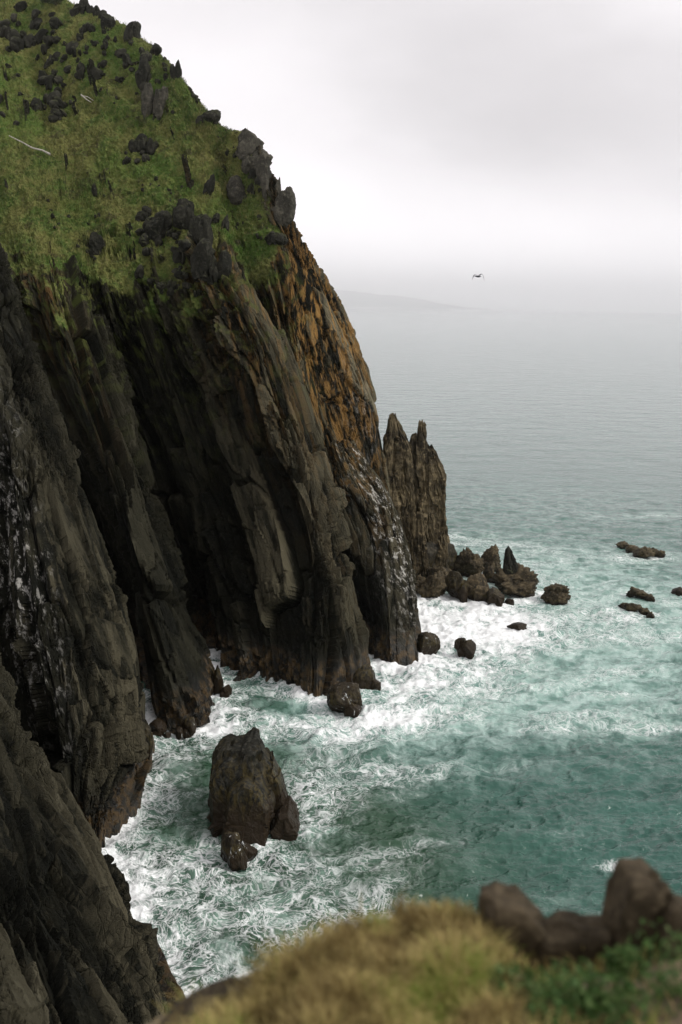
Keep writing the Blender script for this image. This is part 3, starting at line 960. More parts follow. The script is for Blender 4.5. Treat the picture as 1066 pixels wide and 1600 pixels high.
# boulders round the promontory, far to near
BO = [
    (735, 905, 40, 42, 'knobbly brown rock joining the promontory to its outer spike', 'reef', 31),
    (768, 897, 26, 40, 'jagged brown rock with two small spikes behind the tan boulder', 'reef', 32),
    (692, 905, 40, 56, 'dark craggy block leaning on the right foot of the promontory', 'searock', 33),
    (660, 912, 44, 62, 'smooth rounded grey boulder against the left foot of the promontory', 'searock', 34),
    (762, 911, 17, 25, 'small dark boulder with a tan top beside the foam inlet', 'tan', 35),
    (812, 935, 58, 40, 'broad brown barnacled boulder below the black spike', 'reef', 36),
    (788, 917, 34, 22, 'low dark rock between the spike and the tan boulder', 'searock', 37),
    (690, 925, 46, 34, 'brown lumpy boulder at the water line under the promontory', 'reef', 38),
    (748, 942, 36, 38, 'dark boulder with a flat tan top at the edge of the surf', 'tan', 39),
    (722, 940, 36, 38, 'grey streaked boulder left of the flat tan topped one', 'searock', 40),
    (678, 938, 42, 40, 'wide brown boulder with rough weed at the surf edge', 'reef', 41),
    (652, 932, 34, 28, 'low brown rock tucked in beside the lime streaked buttress', 'reef', 42),
    (784, 950, 33, 24, 'wedge shaped dark boulder lying apart in the surf', 'searock', 43),
    (871, 946, 40, 28, 'blocky brown boulder standing alone in open water', 'reef', 44),
    (811, 986, 26, 9, 'small low dark rock awash in the white surf', 'searock', 45),
    (667, 1027, 36, 36, 'wet square boulder streaming with foam beside the buttress foot', 'washed', 46),
    (728, 1029, 26, 26, 'slanted grey rock in the middle of the surf', 'searock', 47),
    (646, 986, 14, 18, 'little dark rock behind the streaming square boulder', 'searock', 48),
    (573, 1086, 38, 44, 'upright brown weedy boulder beside the cliff foot', 'searock', 49),
    (538, 1119, 48, 46, 'dark rock with white water pouring off it in threads', 'washed', 50),
    (370, 1362, 50, 54, 'round brown boulder half covered by a wave at the foot of the stack', 'washed', 51),
    (248, 1152, 32, 22, 'small dark boulder in the foam at the mouth of the sea cave', 'searock', 52),
    (289, 1152, 26, 26, 'reddish brown weedy boulder under the rib right of the cave', 'washed', 53),
    (333, 1087, 26, 46, 'dark upright block in the inlet under the recess', 'searock', 54),
    (352, 1090, 16, 18, 'small black rock in the foam of the inlet', 'searock', 55),
    (215, 1200, 38, 100, 'tall brown weedy block at the left side of the cave mouth', 'searock', 56),
    (1064, 933, 20, 13, 'dark round rock cut by the right edge of the picture', 'searock', 57),
]
for px, py, wp, hp, lab, mt, sd_ in BO:
    kw = {}
    if mt in ('reef',): kw = {'lump': .14, 'rough': .12}
    if sd_ in (43, 45): kw = {'sharp': 1.0}
    if sd_ == 56: kw = {'depth': 1.2}
    sea_rock(px, py, wp, hp, lab, mt, seed=sd_, **kw)
# black spike standing on the broad boulder
sp = fins('rock_spike', [fin([(905, 783, 812), (890, 785, 811), (875, 787, 806), (862, 789, 801), (855, 790, 796)], W(800, 935)[1] + 11, .8, 61, n=50, mseg=70, amp=.35, lean=.05, zlow=2)], 'slope')
tag(sp, 'black pointed rock spike standing behind the broad barnacled boulder', 'rock spike')


def reef(bits, label, seed, mat='reef'):
    parts, p0 = [], W(*bits[0][:2])
    for i, (px, py, wp, hp) in enumerate(bits):
        p = W(px, py)
        k = mper(p)
        hh = max(hp * k * .8, .8)
        V, F = rock_verts(seed + i, (wp * k, wp * k * 1.1, hh + 1.2), sub=4, rough=.14, lump=.16)
        V[:, 2] -= 1.2
        parts.append((p - p0 + np.array([0, wp * k * .3, 0]), V, F))
    return tag(rock_obj('reef', parts, mat, p0), label, 'reef')


reef([(975, 857, 24, 12), (990, 864, 26, 14), (1008, 872, 34, 22), (1022, 868, 26, 16), (1033, 871, 18, 14)], 'long low brown reef rising from the sea, farthest out of the rocks', 70)
reef([(988, 932, 18, 14), (1002, 934, 30, 18), (1017, 938, 16, 12)], 'short humped brown reef above its twin toward the right edge', 80)
reef([(975, 950, 18, 10), (992, 957, 30, 18), (1008, 960, 18, 12), (1018, 965, 14, 10)], 'tapering brown reef, lower one of the two small reefs', 90)

def outline_rock(outline, Y, thick, seed, amp=.06, cell=.5, lean=0.0, pinch=(.84, .97, 1, .97, .84)):
    """a stone with the given outline at distance Y and a real thickness; returns world vertices and quads"""
    base = at(*outline[0], Y)[2]
    o = np.array([at(px, py, Y) for px, py in outline])
    o = np.array([at(px, py, Y + lean * max(q[2] - o[:, 2].min(), 0)) for (px, py), q in zip(outline, o)])
    cl = np.vstack([o, o[:1]])
    L = np.concatenate([[0], np.cumsum(np.linalg.norm(np.diff(cl, axis=0), axis=1))])
    m_ = 140
    ring = np.stack([np.interp(np.linspace(0, L[-1], m_, endpoint=False), L, cl[:, k]) for k in range(3)], 1)
    c = ring.mean(0)
    lay = [(-.5, 0.02), (-.5, .3), (-.5, pinch[0] * .8), (-.5, pinch[0])]
    fs = np.linspace(-.5, .5, 26)[1:-1]
    lay += [(f, np.interp(f, (-.5, -.35, 0, .35, .5), pinch)) for f in fs]
    lay += [(.5, pinch[4]), (.5, pinch[4] * .8), (.5, .3), (.5, 0.02)]
    V = np.array([c + (ring - c) * sc_ + np.array([0, f * thick, 0]) for f, sc_ in lay])
    size = np.ptp(ring, axis=0).max()
    d = V - (c + (V - c) * np.array([0, .6, 0]))
    d /= np.linalg.norm(d, axis=-1, keepdims=True) + 1e-9
    p = (V - c) / size
    nz = (facets(p / cell, seed) * .8 + facets(p / (cell * .42), seed + 20) * .4 + .5 * fbm(p / cell * 1.3, 5, seed)) * amp * size
    V = V + d * nz[..., None]
    n_ = len(lay)
    i = np.arange(n_ * m_).reshape(n_, m_)
    j = np.roll(i, -1, 1)
    return V.reshape(-1, 3), np.stack([i[:-1], j[:-1], j[1:], i[1:]], -1).reshape(-1, 4)


Ys = W(400, 1312)[1]
bits = [
    outline_rock([(336, 1330), (333, 1270), (333, 1215), (336, 1182), (344, 1168), (354, 1162), (368, 1159), (381, 1158), (383, 1152), (392, 1150), (401, 1155), (408, 1172), (419, 1192),
                  (426, 1225), (427, 1270), (418, 1312), (400, 1335)], Ys + 7, 15, 611, .055, .42, .25),
    outline_rock([(348, 1325), (352, 1260), (362, 1225), (385, 1205), (410, 1215), (424, 1250), (424, 1300), (405, 1330)], Ys + 1.5, 10, 612, .05, .5, .25),
    outline_rock([(400, 1300), (405, 1240), (416, 1196), (427, 1189), (436, 1205), (444, 1235), (455, 1265), (460, 1300)], Ys + 10, 9, 613, .05, .45, .2),
    outline_rock([(422, 1310), (426, 1280), (438, 1262), (452, 1258), (463, 1272), (469, 1288), (462, 1312)], Ys + 5.5, 9, 614, .06, .5, .1),
]
base = np.array([W(395, 1300)[0], Ys + 6, 0])
stack = rock_obj('sea_stack', [(-base, V, F) for V, F in bits], 'stack', base, smooth=False)
tag(stack, 'tall dark sea stack with a knobbed top standing in the foamy cove', 'sea stack')

# ------------------------------------------------------------------ rocks on the grass slope
step = 3
sub = QA[::step, ::step]
nv_, nu_ = sub.shape[:2]
bv = BVHTree.FromPolygons([tuple(v) for v in sub.reshape(-1, 3)], [tuple(int(i) for i in f) for f in grid_faces(nv_, nu_)])


def hit(px, py):
    d = ray(px, py)
    loc, nrm, _, _ = bv.ray_cast(Vector(CAM), Vector(d))
    return (np.array(loc), np.array(nrm)) if loc else (None, None)


SL = [  # px, py of the foot, width, height, label, pale
    (130, 24, 15, 18, 'largest of the upright stones on the skyline by the bush', 0),
    (140, 26, 7, 10, 'thin leaning stone on the skyline right of the largest upright one', 0),
    (148, 28, 9, 11, 'rounded upright stone on the skyline, second right of the largest', 0),
    (157, 33, 9, 10, 'small squat stone ending the row of skyline stones', 0),
    (116, 27, 13, 13, 'dark double stone on the skyline next to the bush', 0),
    (204, 64, 19, 20, 'jagged beak shaped rock jutting from the upper skyline', 0),
    (240, 88, 14, 12, 'flat rock jutting from the skyline below the beak shaped one', 0),
    (272, 126, 13, 20, 'horn shaped rock pointing up from the skyline', 0),
    (166, 50, 16, 18, 'dark boulder high on the grass below the skyline stones', 0),
    (225, 128, 24, 40, 'tall dark rock directly above the large pale outcrop', 0),
    (238, 178, 34, 48, 'large pale brown outcrop with a rounded face high on the grass', 1),
    (254, 168, 18, 34, 'pale slab leaning on the right of the large pale outcrop', 1),
    (224, 142, 13, 14, 'small pale knob above the left of the large pale outcrop', 1),
    (249, 182, 13, 20, 'narrow pale stone at the lower right of the large pale outcrop', 1),
    (323, 194, 28, 13, 'flat layered rock sticking out of the right skyline', 0),
    (216, 234, 28, 26, 'dark rugged rock in the middle of the grass slope', 0),
    (238, 236, 20, 20, 'grey rock right of the dark rugged one on the middle slope', 0),
    (371, 310, 32, 36, 'big blocky boulder with a pale pointed top near the right edge of the grass', 1),
    (327, 300, 18, 28, 'upright grey stone with a rounded head on the right slope', 0),
    (388, 245, 32, 28, 'pale square slab on the skyline where the ridge turns down', 1),
    (400, 268, 34, 24, 'grey slab below the pale square slab on the ridge', 1),
    (417, 305, 28, 42, 'tall grey block hugging the ridge edge', 1),
    (440, 345, 28, 36, 'lowest grey slab on the ridge edge above the orange cliff', 1),
    (247, 368, 40, 40, 'broad tilted dark rock at the lower middle of the grass', 0),
    (288, 348, 34, 38, 'dark triangular rock above the tilted slab at the cliff edge', 0),
    (314, 376, 36, 42, 'pointed slab tilted to the right at the cliff edge', 0),
    (352, 356, 12, 22, 'slim upright stone on the green right of the pointed slab', 0),
    (335, 346, 16, 14, 'small grey rock left of the slim upright stone', 0),
    (152, 394, 22, 32, 'dark lone boulder near the lower left edge of the grass', 0),
    (148, 304, 9, 18, 'narrow dark stone standing alone on the open grass', 0),
    (318, 425, 38, 54, 'large dark block on the cliff edge below the pointed slab', 0),
    (345, 430, 32, 40, 'dark slab at the top of the orange streaked rib', 0),
    (432, 378, 34, 18, 'flat grey outcrop near the right corner of the grass', 0),
]
for i, (px, py, wp, hp, lab, pale) in enumerate(SL):
    loc, nrm = hit(px, py)
    dx = 0
    while loc is None and dx < 60:
        dx += 2
        loc, nrm = hit(px - dx, py + dx * .6)
    k = mper(loc)
    sky_ = 1.35 if 'skyline' in lab or 'ridge' in lab else 1.0
    w_, h_ = wp * k * sky_, hp * k * sky_
    if sky_ > 1: loc = loc + np.array([2.0 * k, 1.5, 5.5 * k])
    V, F = crag(500 + i, (w_ * 1.1, w_ * random.uniform(.7, 1.0), h_ * 1.28), n=2 if wp < 15 else 4, sub=4)
    V[:, 2] -= h_ * .30
    o = rock_obj('slope_rock', [((0, 0, 0), V, F)], 'slopepale' if pale else 'slope', loc + np.array([dx * k * .9, 0, 0]), smooth=False)
    tag(o, lab, 'rock', 'rocks on the grassy slope')

REG = [(50, 50, 50, 40, 26, 19, ''), (92, 108, 40, 40, 22, 17, ''), (85, 172, 32, 20, 16, 18, ''), (15, 130, 20, 80, 8, 15, ''), (170, 60, 50, 25, 18, 13, ''),
       (165, 100, 45, 35, 14, 14, ''), (228, 100, 16, 45, 10, 14, ''), (258, 110, 20, 25, 8, 10, ''), (250, 365, 50, 35, 24, 15, ''), (300, 425, 45, 45, 20, 19, ''),
       (222, 245, 28, 22, 9, 11, ''), (355, 240, 40, 30, 8, 9, ''), (392, 275, 20, 35, 8, 15, ''), (400, 355, 40, 20, 8, 8, ''), (120, 370, 60, 40, 10, 8, ''),
       (200, 180, 70, 60, 8, 6, ''), (100, 300, 80, 70, 8, 6, ''), (280, 300, 60, 40, 10, 7, ''), (260, 430, 50, 30, 12, 12, '')]
protos = []
for i in range(14):
    V, F = crag(800 + i, (1.15, random.uniform(.7, 1.0), random.uniform(.8, 1.4)), n=random.choice((2, 3, 4)))
    V[:, 2] -= .35
    protos.append(mesh_np('slope_rock', V, F, MAT['slope']))
nscat = 0
for cx, cy, rx, ry, n, sz, _ in REG:
    for _k in range(n):
        a, rr = random.uniform(0, 2 * math.pi), math.sqrt(random.random())
        px, py = cx + rx * rr * math.cos(a), cy + ry * rr * math.sin(a)
        if px < -4 or py < -2:
            continue
        loc, nrm = hit(px, py)
        if loc is None or nrm is None:
            continue
        k = mper(loc)
        s = sz * random.uniform(.45, 1.25) * k
        o = link('slope_rock', protos[random.randrange(len(protos))], loc=loc)
        o.scale = (s * random.uniform(.8, 1.3), s, s * random.uniform(.7, 1.15))
        o.rotation_euler = (random.uniform(-.35, .2), random.uniform(-.1, .45), random.uniform(0, 6.28))
        tag(o, 'small dark angular rock scattered in the steep green slope', 'rock', 'small dark rocks on the grassy slope')
        nscat += 1
print('scattered', nscat)


# ------------------------------------------------------------------ driftwood, bush
def tube(pts, rad, seg=7):
    pts = [np.asarray(p, float) for p in pts]
    V, F = [], []
    for i, p in enumerate(pts):
        t = pts[min(i + 1, len(pts) - 1)] - pts[max(i - 1, 0)]
        t /= np.linalg.norm(t)
        a = np.cross(t, [.3, .2, .93]); a /= np.linalg.norm(a)
        c = np.cross(t, a)
        for k in range(seg):
            th = 2 * math.pi * k / seg
            V.append(p + rad[i] * (math.cos(th) * a + math.sin(th) * c))
        if i:
            for k in range(seg):
                F.append([(i - 1) * seg + k, (i - 1) * seg + (k + 1) % seg, i * seg + (k + 1) % seg, i * seg + k])
    return np.array(V), np.array(F)


MAT['deadwood'] = plain_mat('bleached_wood', (.34, .32, .28), .8, (.20, .18, .15), 2.0)


def dead_log(pix, r0, label, fork=None):
    Vs, Fs, k = [], [], 0
    for chain, rad in [(pix, r0)] + ([(fork, r0 * .7)] if fork else []):
        pts = []
        for px, py in chain:
            loc, nrm = hit(max(px, 0), py)
            pts.append(loc + np.array([0, -1.0, .9]))
        V, F = tube(pts, list(np.linspace(rad, rad * .45, len(pts))))
        Vs.append(V); Fs.append(F + k); k += len(V)
    V = np.concatenate(Vs)
    c = V.mean(0)
    return tag(link('dead_log', mesh_np('dead_log', V - c, np.concatenate(Fs), MAT['deadwood'], smooth=True), loc=c), label, 'dead log')


dead_log([(80, 246), (68, 240), (52, 236), (36, 227), (16, 217)], .38, 'long bleached dead log lying across the grass at the left edge')
dead_log([(128, 153), (136, 160), (144, 165)], .3, 'short forked bleached branch on the upper grass', [(131, 155), (138, 156), (147, 162)])

MAT['leaf'] = plain_mat('bush_leaf', (.020, .032, .012), .6, (.035, .050, .018), 1.0)
MAT['bark'] = plain_mat('bush_bark', (.05, .04, .03), .9)


def leaves(center, radii, n, size, seed):
    r = np.random.default_rng(seed)
    u = r.normal(size=(n, 3)); u /= np.linalg.norm(u, axis=1, keepdims=True)
    rad = (.35 + .65 * r.random(n) ** .5) * (1 + .35 * fbm(u * 2.0 + seed, 3, seed))
    p = np.asarray(center) + u * rad[:, None] * np.asarray(radii)
    a = r.normal(size=(n, 3)); a /= np.linalg.norm(a, axis=1, keepdims=True)
    c = np.cross(a, r.normal(size=(n, 3))); c /= np.linalg.norm(c, axis=1, keepdims=True)
    s = size * r.uniform(.6, 1.3, (n, 1))
    V = np.stack([p - a * s, p + c * s * .45, p + a * s, p - c * s * .45], 1).reshape(-1, 3)
    return V, np.arange(4 * n).reshape(n, 4)


def bush(px, py, wpx, hpx, label, seed):
    loc, nrm = hit(px, py)
    if loc is None:
        return
    k = mper(loc)
    e = link('bush', None, loc=loc)
    tag(e, label, 'bush', 'bushes on the skyline')
    V, F = leaves((0, 0, hpx * k * .55), (wpx * k / 2, wpx * k / 2, hpx * k * .55), 1500, .30, seed)
    link('crown', mesh_np('crown', V, F, MAT['leaf']), e)
    Vs, Fs, n = [], [], 0
    for a in np.linspace(0, 6.28, 7)[:-1]:
        V, F = tube([(0, 0, -.5), (.2 * math.cos(a) * wpx * k, .2 * math.sin(a) * wpx * k, hpx * k * .5), (.42 * math.cos(a) * wpx * k, .4 * math.sin(a) * wpx * k, hpx * k * random.uniform(.8, 1.15))], [.12, .08, .03])
        Vs.append(V); Fs.append(F + n); n += len(V)
    link('trunk', mesh_np('trunk', np.concatenate(Vs), np.concatenate(Fs), MAT['bark']), e)


bush(88, 8, 34, 20, 'dark leafy bush on the skyline at the top of the slope', 5)
bush(72, 4, 26, 18, 'dark bush cut by the top edge left of the other bush', 6)

# ------------------------------------------------------------------ grass on the headland
def slope_grass_mat():
    mt, b = new_mat('slope_grass')
    pos = b.n('ShaderNodeNewGeometry').outputs['Position']
    t = b.attr('tint')
    g = b.noise(pos, .10, 5, .6)
    h_ = b.noise(pos, .5, 4, .6)
    col = b.mix(b.ss(g, .38, .62), (.058, .094, .022), (.112, .116, .036))
    col = b.mix(b.ss(h_, .5, .68), col, (.17, .165, .06))
    col = b.mix(b.ss(t, .55, 1.0), col, (.16, .15, .055))
    col = b.mix(b.ss(t, .35, 0.0), col, (.028, .054, .011))
    p = b.n('ShaderNodeBsdfPrincipled', {'Base Color': col, 'Roughness': .7, 'Specular IOR Level': .1})
    b.n('ShaderNodeOutputMaterial', {'Surface': p})
    return mt


MAT['slopegrass'] = slope_grass_mat()
gat = np.empty(QA.shape[0] * QA.shape[1], np.float32)
headland.data.attributes['grass'].data.foreach_get('value', gat)
flatQ = QA.reshape(-1, 3)
ok = np.where((gat > .62) & (flatQ[:, 1] < 505) & (flatQ[:, 0] > -190))[0]
pick = np.random.default_rng(4).choice(ok, 26000)
Pg = flatQ[pick] + np.array([0, 0, -.05])
# ------------------------------------------------------------------ bird
MAT['feather'] = plain_mat('dark_feather', (.030, .028, .034), .7, (.05, .048, .055), 8.0)
bp = at(747, 432, 130)
k = mper(bp)


def bird():
    """body, neck, tail and two bent wings as one surface of rings"""
    body = [(-.34, .012, .0), (-.26, .03, 0), (-.12, .062, -.005), (0, .075, -.005), (.12, .065, 0), (.2, .036, .018), (.25, .034, .03), (.29, .026, .03), (.33, .01, .024), (.36, .004, .02)]
    pts = [(y_ * .9, y_ * -.45, z_) for y_, _, z_ in body]
    Vb, Fb = tube([(x, y, z) for x, y, z in pts], [r for _, r, _ in body], 10)
    Vs, Fs, n = [Vb], [Fb], len(Vb)
    # tail fan
    T = np.array([(-.28, .15, .012), (-.44, .27, .02), (-.47, .2, .02), (-.25, .10, .012), (-.28, .15, -.008), (-.44, .27, .006), (-.47, .2, .006), (-.25, .10, -.008)])
    Q = np.array([(0, 1, 2, 3), (7, 6, 5, 4), (0, 4, 5, 1), (1, 5, 6, 2), (2, 6, 7, 3), (3, 7, 4, 0)])
    Vs.append(T); Fs.append(Q + n); n += 8
    for side in (1, -1):
        st = [(.04, 0, .02, .22, .05), (.18, .02, .13, .24, .04), (.34, .03, .18, .22, .035), (.46, .0, .14, .19, .03), (.56, -.05, -.02, .15, .022), (.64, -.10, -.22, .08, .016), (.68, -.13, -.34, .02, .008)]
        W_, Fw = [], []
        for i, (x, y, z, ch, th) in enumerate(st):
            x *= side
            if side < 0: z, x = z * .75, x * .92
            for a, bq in ((.5, 0), (.2, .5), (-.5, 0), (.2, -.5)):
                W_.append((x, y + ch * a, z + th * bq))
            if i:
                for q in range(4):
                    Fw.append(((i - 1) * 4 + q, (i - 1) * 4 + (q + 1) % 4, i * 4 + (q + 1) % 4, i * 4 + q))
        e = (len(st) - 1) * 4
        Fw.append((e, e + 1, e + 2, e + 3))
        Vs.append(np.array(W_)); Fs.append(np.array(Fw) + n); n += len(W_)
    return np.concatenate(Vs), np.concatenate(Fs)


V, F = bird()
V = V * np.array([1.15, 1, 1.45]) * (19 * k / 1.36)
o = link('bird', mesh_np('bird', V, F, MAT['feather'], smooth=True), loc=bp)
o.rotation_euler = (.32, -.05, .25)
tag(o, 'dark seabird gliding with bent wings over the sea', 'bird')

# ------------------------------------------------------------------ far coast
MAT['hill'] = plain_mat('haze_paled_hill', (.12, .14, .13), .9, (.17, .18, .16), .001)  # hill colour lightened, so some of the distance haze is painted in
MAT['beach'] = plain_mat('far_beach', (.70, .68, .64), .9, (.60, .58, .54), .0005)


def far_hills():
    prof = [(380, 440), (450, 438), (500, 446), (545, 452), (570, 455), (600, 459), (640, 465), (680, 473), (720, 479), (760, 482)]
    n, rows = 240, 24
    Yh = 100000
    pxs = np.linspace(prof[0][0], prof[-1][0], n)
    top = np.interp(pxs, [p[0] for p in prof], [p[1] for p in prof])
    V = np.zeros((rows, n, 3))
    for j in range(n):
        pk = at(pxs[j], top[j], Yh + 5000)
        hgt = max(pk[2], 5)
        for i in range(rows):
            f = i / (rows - 1) * 2
            prof_h = (1 - abs(f - 1) ** 1.3)
            V[i, j] = (pk[0], Yh + 5000 * f, hgt * prof_h - 3)
    nz = fbm(V * np.array([1 / 4000, 1 / 4000, 0]), 5, 3)
    V[..., 2] += np.clip(V[..., 2], 0, None) * nz * .22
    return V.reshape(-1, 3), grid_faces(rows, n)


V, F = far_hills()
me = mesh_np('hills', V, F, MAT['hill'], smooth=True)
tag(link('hills', me), 'faint hazy hills of the far coast', 'hills', kind='structure')
a, c = at(530, 480, 92000), at(660, 480, 92000)
Vb = np.array([[a[0] - 4000, 86000, 10], [c[0] - 1200, 87000, 8], [c[0] + 600, 89000, 7], [c[0] + 800, 96000, 34], [a[0] - 4000, 99000, 60]])
me = bpy.data.meshes.new('beach')
me.from_pydata([tuple(v) for v in Vb] + [(v[0], v[1], -3) for v in Vb], [], [(0, 1, 2, 3, 4)] + [(i, i + 5, (i + 1) % 5 + 5, (i + 1) % 5) for i in range(5)])
me.materials.append(MAT['beach'])
tag(link('beach', me), 'thin pale beach at the foot of the far hills', 'beach', kind='structure')

# ------------------------------------------------------------------ ledge at the viewpoint
MAT['soil'] = plain_mat('ledge_soil', (.10, .075, .048), .95, (.16, .125, .075), 9.0, .02)
edge_px = [(60, 1720), (180, 1650), (240, 1602), (340, 1575), (420, 1545), (500, 1490), (560, 1462), (620, 1440), (700, 1432), (750, 1450), (800, 1480), (860, 1500), (960, 1490), (1066, 1480), (1200, 1470), (1400, 1500)]
Ye = 2.75
rowsL = [[], [], [], [], [], [], []]
for px, py in edge_px:
    e = at(px, py, Ye + .1 * math.sin(px * .01))
    rowsL[0].append(e + np.array([0, .9, -3.2]))
    rowsL[1].append(e + np.array([0, .35, -.8]))
    rowsL[2].append(e + np.array([0, .10, -.12]))
    rowsL[3].append(e)
    q = at(px, max(py + 110, 1610), 2.25)
    rowsL[4].append(q)
    q2 = q + np.array([0, -.9, -.12]); rowsL[5].append(q2)
    rowsL[6].append(q2 + np.array([0, -2.6, .1]))
PL = np.array(rowsL)
xu = np.arange(PL.shape[1], dtype=float); xv = np.arange(7.0)
GL = hermite(hermite(PL, xv, np.linspace(0, 6, 130)).transpose(1, 0, 2), xu, np.linspace(0, xu[-1], 200)).transpose(1, 0, 2)
GL[..., 2] += .02 * fbm(GL * 5, 4, 77) + .012 * fbm(GL * 22, 4, 78)
me = mesh_np('ledge', GL.reshape(-1, 3), grid_faces(130, 200), MAT['soil'], smooth=True)
if np.mean([p.normal.z for p in list(me.polygons)[::50]]) < 0:
    me.flip_normals()
tag(link('ledge', me), 'earthy ledge at the bottom of the view', 'ledge', kind='structure')
bvl = BVHTree.FromPolygons([tuple(v) for v in GL.reshape(-1, 3)], [tuple(int(i) for i in f) for f in grid_faces(130, 200)])


def near_hit(px, py):
    loc, nrm, _, _ = bvl.ray_cast(Vector(CAM), Vector(ray(px, py)))
    return np.array(loc) if loc else None


def grass_mat(name, ca, cb, cc):
    mt, b = new_mat(name)
    r = b.attr('tint')
    col = b.mix(b.ss(r, .25, .5), ca, cb)
    col = b.mix(b.ss(r, .7, .95), col, cc)
    p = b.n('ShaderNodeBsdfPrincipled', {'Base Color': col, 'Roughness': .6, 'Specular IOR Level': .2})
    t = b.n('ShaderNodeBsdfTranslucent', {'Color': col})
    ms = b.n('ShaderNodeMixShader', {0: .3, 1: p, 2: t})
    b.n('ShaderNodeOutputMaterial', {'Surface': ms})
    return mt


MAT['drygrass'] = grass_mat('dry_grass', (.15, .105, .034), (.40, .32, .125), (.20, .25, .045))


def blades(points, n_per, length, width, seed, spread=.02):
    r = np.random.default_rng(seed)
    P = np.repeat(points, n_per, 0)
    n = len(P)
    P = P + r.normal(0, spread, (n, 3)) * np.array([1, 1, .15])
    th = r.uniform(0, 2 * math.pi, n)
    L = length * r.uniform(.5, 1.4, n) * (1 + .9 * np.clip(fbm(P * (7 if length < .5 else .4) + 3, 3, seed + 5), -.6, 1))
    bend = r.uniform(.2, 1.0, n)
    d = np.stack([np.cos(th), np.sin(th), np.zeros(n)], 1)
    sdv = np.stack([-np.sin(th), np.cos(th), np.zeros(n)], 1)
    V = []
    for f, wd in ((0, 1), (.35, .9), (.7, .6), (1, .08)):
        c = P + d * (L * bend * f * f * .9)[:, None] + np.array([0, 0, 1]) * (L * (f - .45 * bend * f * f))[:, None]
        V += [c - sdv * width * wd, c + sdv * width * wd]
    V = np.stack(V, 1)
    base = (np.arange(n) * 8)[:, None]
    F = np.concatenate([base + np.array([2 * i, 2 * i + 1, 2 * i + 3, 2 * i + 2]) for i in range(3)])
    cl = fbm(P * (9 if length < .5 else .35), 3, seed)
    tint = np.repeat(np.clip(r.random(n) * .65 + .6 * cl + .15, 0, 1), 8)
    return V.reshape(-1, 3), F, tint


V, F, tint = blades(Pg, 4, .85, .075, 9, .30)
tag(link('grass', mesh_np('grass', V, F, MAT['slopegrass'], {'tint': tint})), 'short green grass covering the steep headland slope', 'grass', kind='stuff')

pts, tints = [], []
for _k in range(5200):
    px = random.triangular(240, 1066, 560)
    py = random.uniform(1400, 1690)
    if px > 790 and random.random() < .82:
        continue
    p = near_hit(px, py)
    if p is not None and p[1] < 3.0:
        pts.append(p)
V, F, tint = blades(np.array(pts), 9, .062, .0019, 3)
o = link('dry_grass', mesh_np('dry_grass', V, F, MAT['drygrass'], {'tint': tint}))
tag(o, 'tuft of dry yellow brown grass on the near ledge', 'grass', kind='stuff')

MAT['greenleaf'] = grass_mat('green_leaf', (.035, .075, .018), (.06, .115, .028), (.10, .14, .045))


def plant(px, py, wpx, hpx, label, seed):
    p = near_hit(px, py)
    if p is None:
        return
    k = mper(p)
    V, F = leaves((0, 0, hpx * k * .35), (wpx * k / 2, wpx * k / 2, hpx * k * .5), 420, .011, seed)
    e = link('plant', None, loc=p)
    tag(e, label, 'plant')
    link('foliage', mesh_np('foliage', V, F, MAT['greenleaf'], {'tint': np.repeat(np.random.default_rng(seed).random(420), 4)}), e)
    Vs, Fs, n = [], [], 0
    for a in np.linspace(0, 6.28, 6)[:-1]:
        V, F = tube([(0, 0, -.01), (.2 * math.cos(a) * wpx * k, .2 * math.sin(a) * wpx * k, hpx * k * .4)], [.002, .001], 5)
        Vs.append(V); Fs.append(F + n); n += len(V)
    link('stem', mesh_np('stem', np.concatenate(Vs), np.concatenate(Fs), MAT['greenleaf'], {'tint': np.zeros(n)}), e)


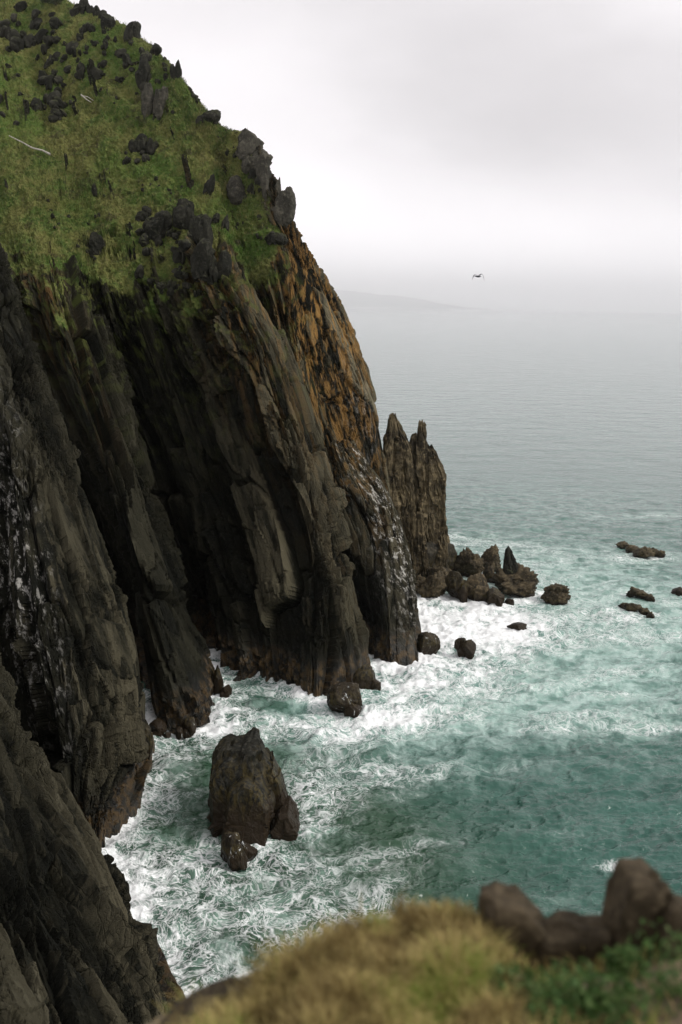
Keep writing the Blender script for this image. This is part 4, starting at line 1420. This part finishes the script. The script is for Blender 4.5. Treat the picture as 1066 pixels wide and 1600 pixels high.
plant(1050, 1560, 130, 130, 'leafy green plant in the bottom right corner by the tall rock', 1)
plant(870, 1600, 120, 90, 'low green plant at the bottom edge under the flat rock', 2)
plant(975, 1530, 70, 60, 'small green sprig in front of the tall rock', 3)
plant(800, 1560, 90, 60, 'green weeds at the right of the dry grass', 4)
plant(865, 1500, 44, 40, 'tiny green sprig on the flat rock', 5)
plant(905, 1570, 120, 70, 'spreading green plant against the foot of the flat rock', 7)
plant(960, 1590, 110, 80, 'low green plant at the bottom edge below the tall rock', 6)


def ledge_stone(outline, Y, thick, label, seed):
    V, F = outline_rock(outline, Y, thick, seed, .028, .33, pinch=(.97, 1, 1, .99, .96))
    c = V.mean(0)
    return tag(rock_obj('ledge_rock', [(-c, V, F)], 'near', c), label, 'rock', 'rocks on the near ledge')


ledge_stone([(748, 1560), (752, 1440), (756, 1402), (778, 1396), (812, 1404), (828, 1420), (850, 1444), (868, 1500), (866, 1590)], 2.75, .16, 'sloping brown rock at the end of the dry grass', 901)
ledge_stone([(800, 1600), (812, 1500), (845, 1456), (880, 1441), (930, 1446), (975, 1452), (988, 1530), (980, 1610)], 2.72, .14, 'low flat brown rock between the two raised rocks', 902)
ledge_stone([(930, 1600), (948, 1500), (956, 1436), (966, 1388), (976, 1358), (1008, 1358), (1026, 1370), (1032, 1402), (1050, 1412), (1054, 1600)], 2.70, .16, 'tall upright brown rock on the ledge', 903)
ledge_stone([(1022, 1600), (1026, 1450), (1036, 1398), (1052, 1396), (1062, 1420), (1090, 1428), (1120, 1480), (1130, 1600)], 2.64, .16, 'brown rock at the right edge leaning on the tall one', 904)
ledge_stone([(236, 1640), (262, 1600), (300, 1578), (350, 1556), (400, 1545), (440, 1570), (450, 1660)], 2.66, .18, 'half buried brown rock at the left end of the ledge', 905)

# ------------------------------------------------------------------ air
bm = bmesh.new()
bmesh.ops.create_cube(bm, size=1)
me = bpy.data.meshes.new('haze')
bm.to_mesh(me); bm.free()
hz = link('haze', me, loc=(0, 58000, 1245))
hz.scale = (250000, 120000, 2512)
mt, b = new_mat('sea_haze')
v = b.n('ShaderNodeVolumePrincipled', {'Color': (1, .99, 1, 1), 'Density': 3.0e-5, 'Anisotropy': .88})
b.n('ShaderNodeOutputMaterial', {'Volume': v})
me.materials.append(mt)
tag(hz, 'thin pale sea haze', 'haze', kind='stuff')
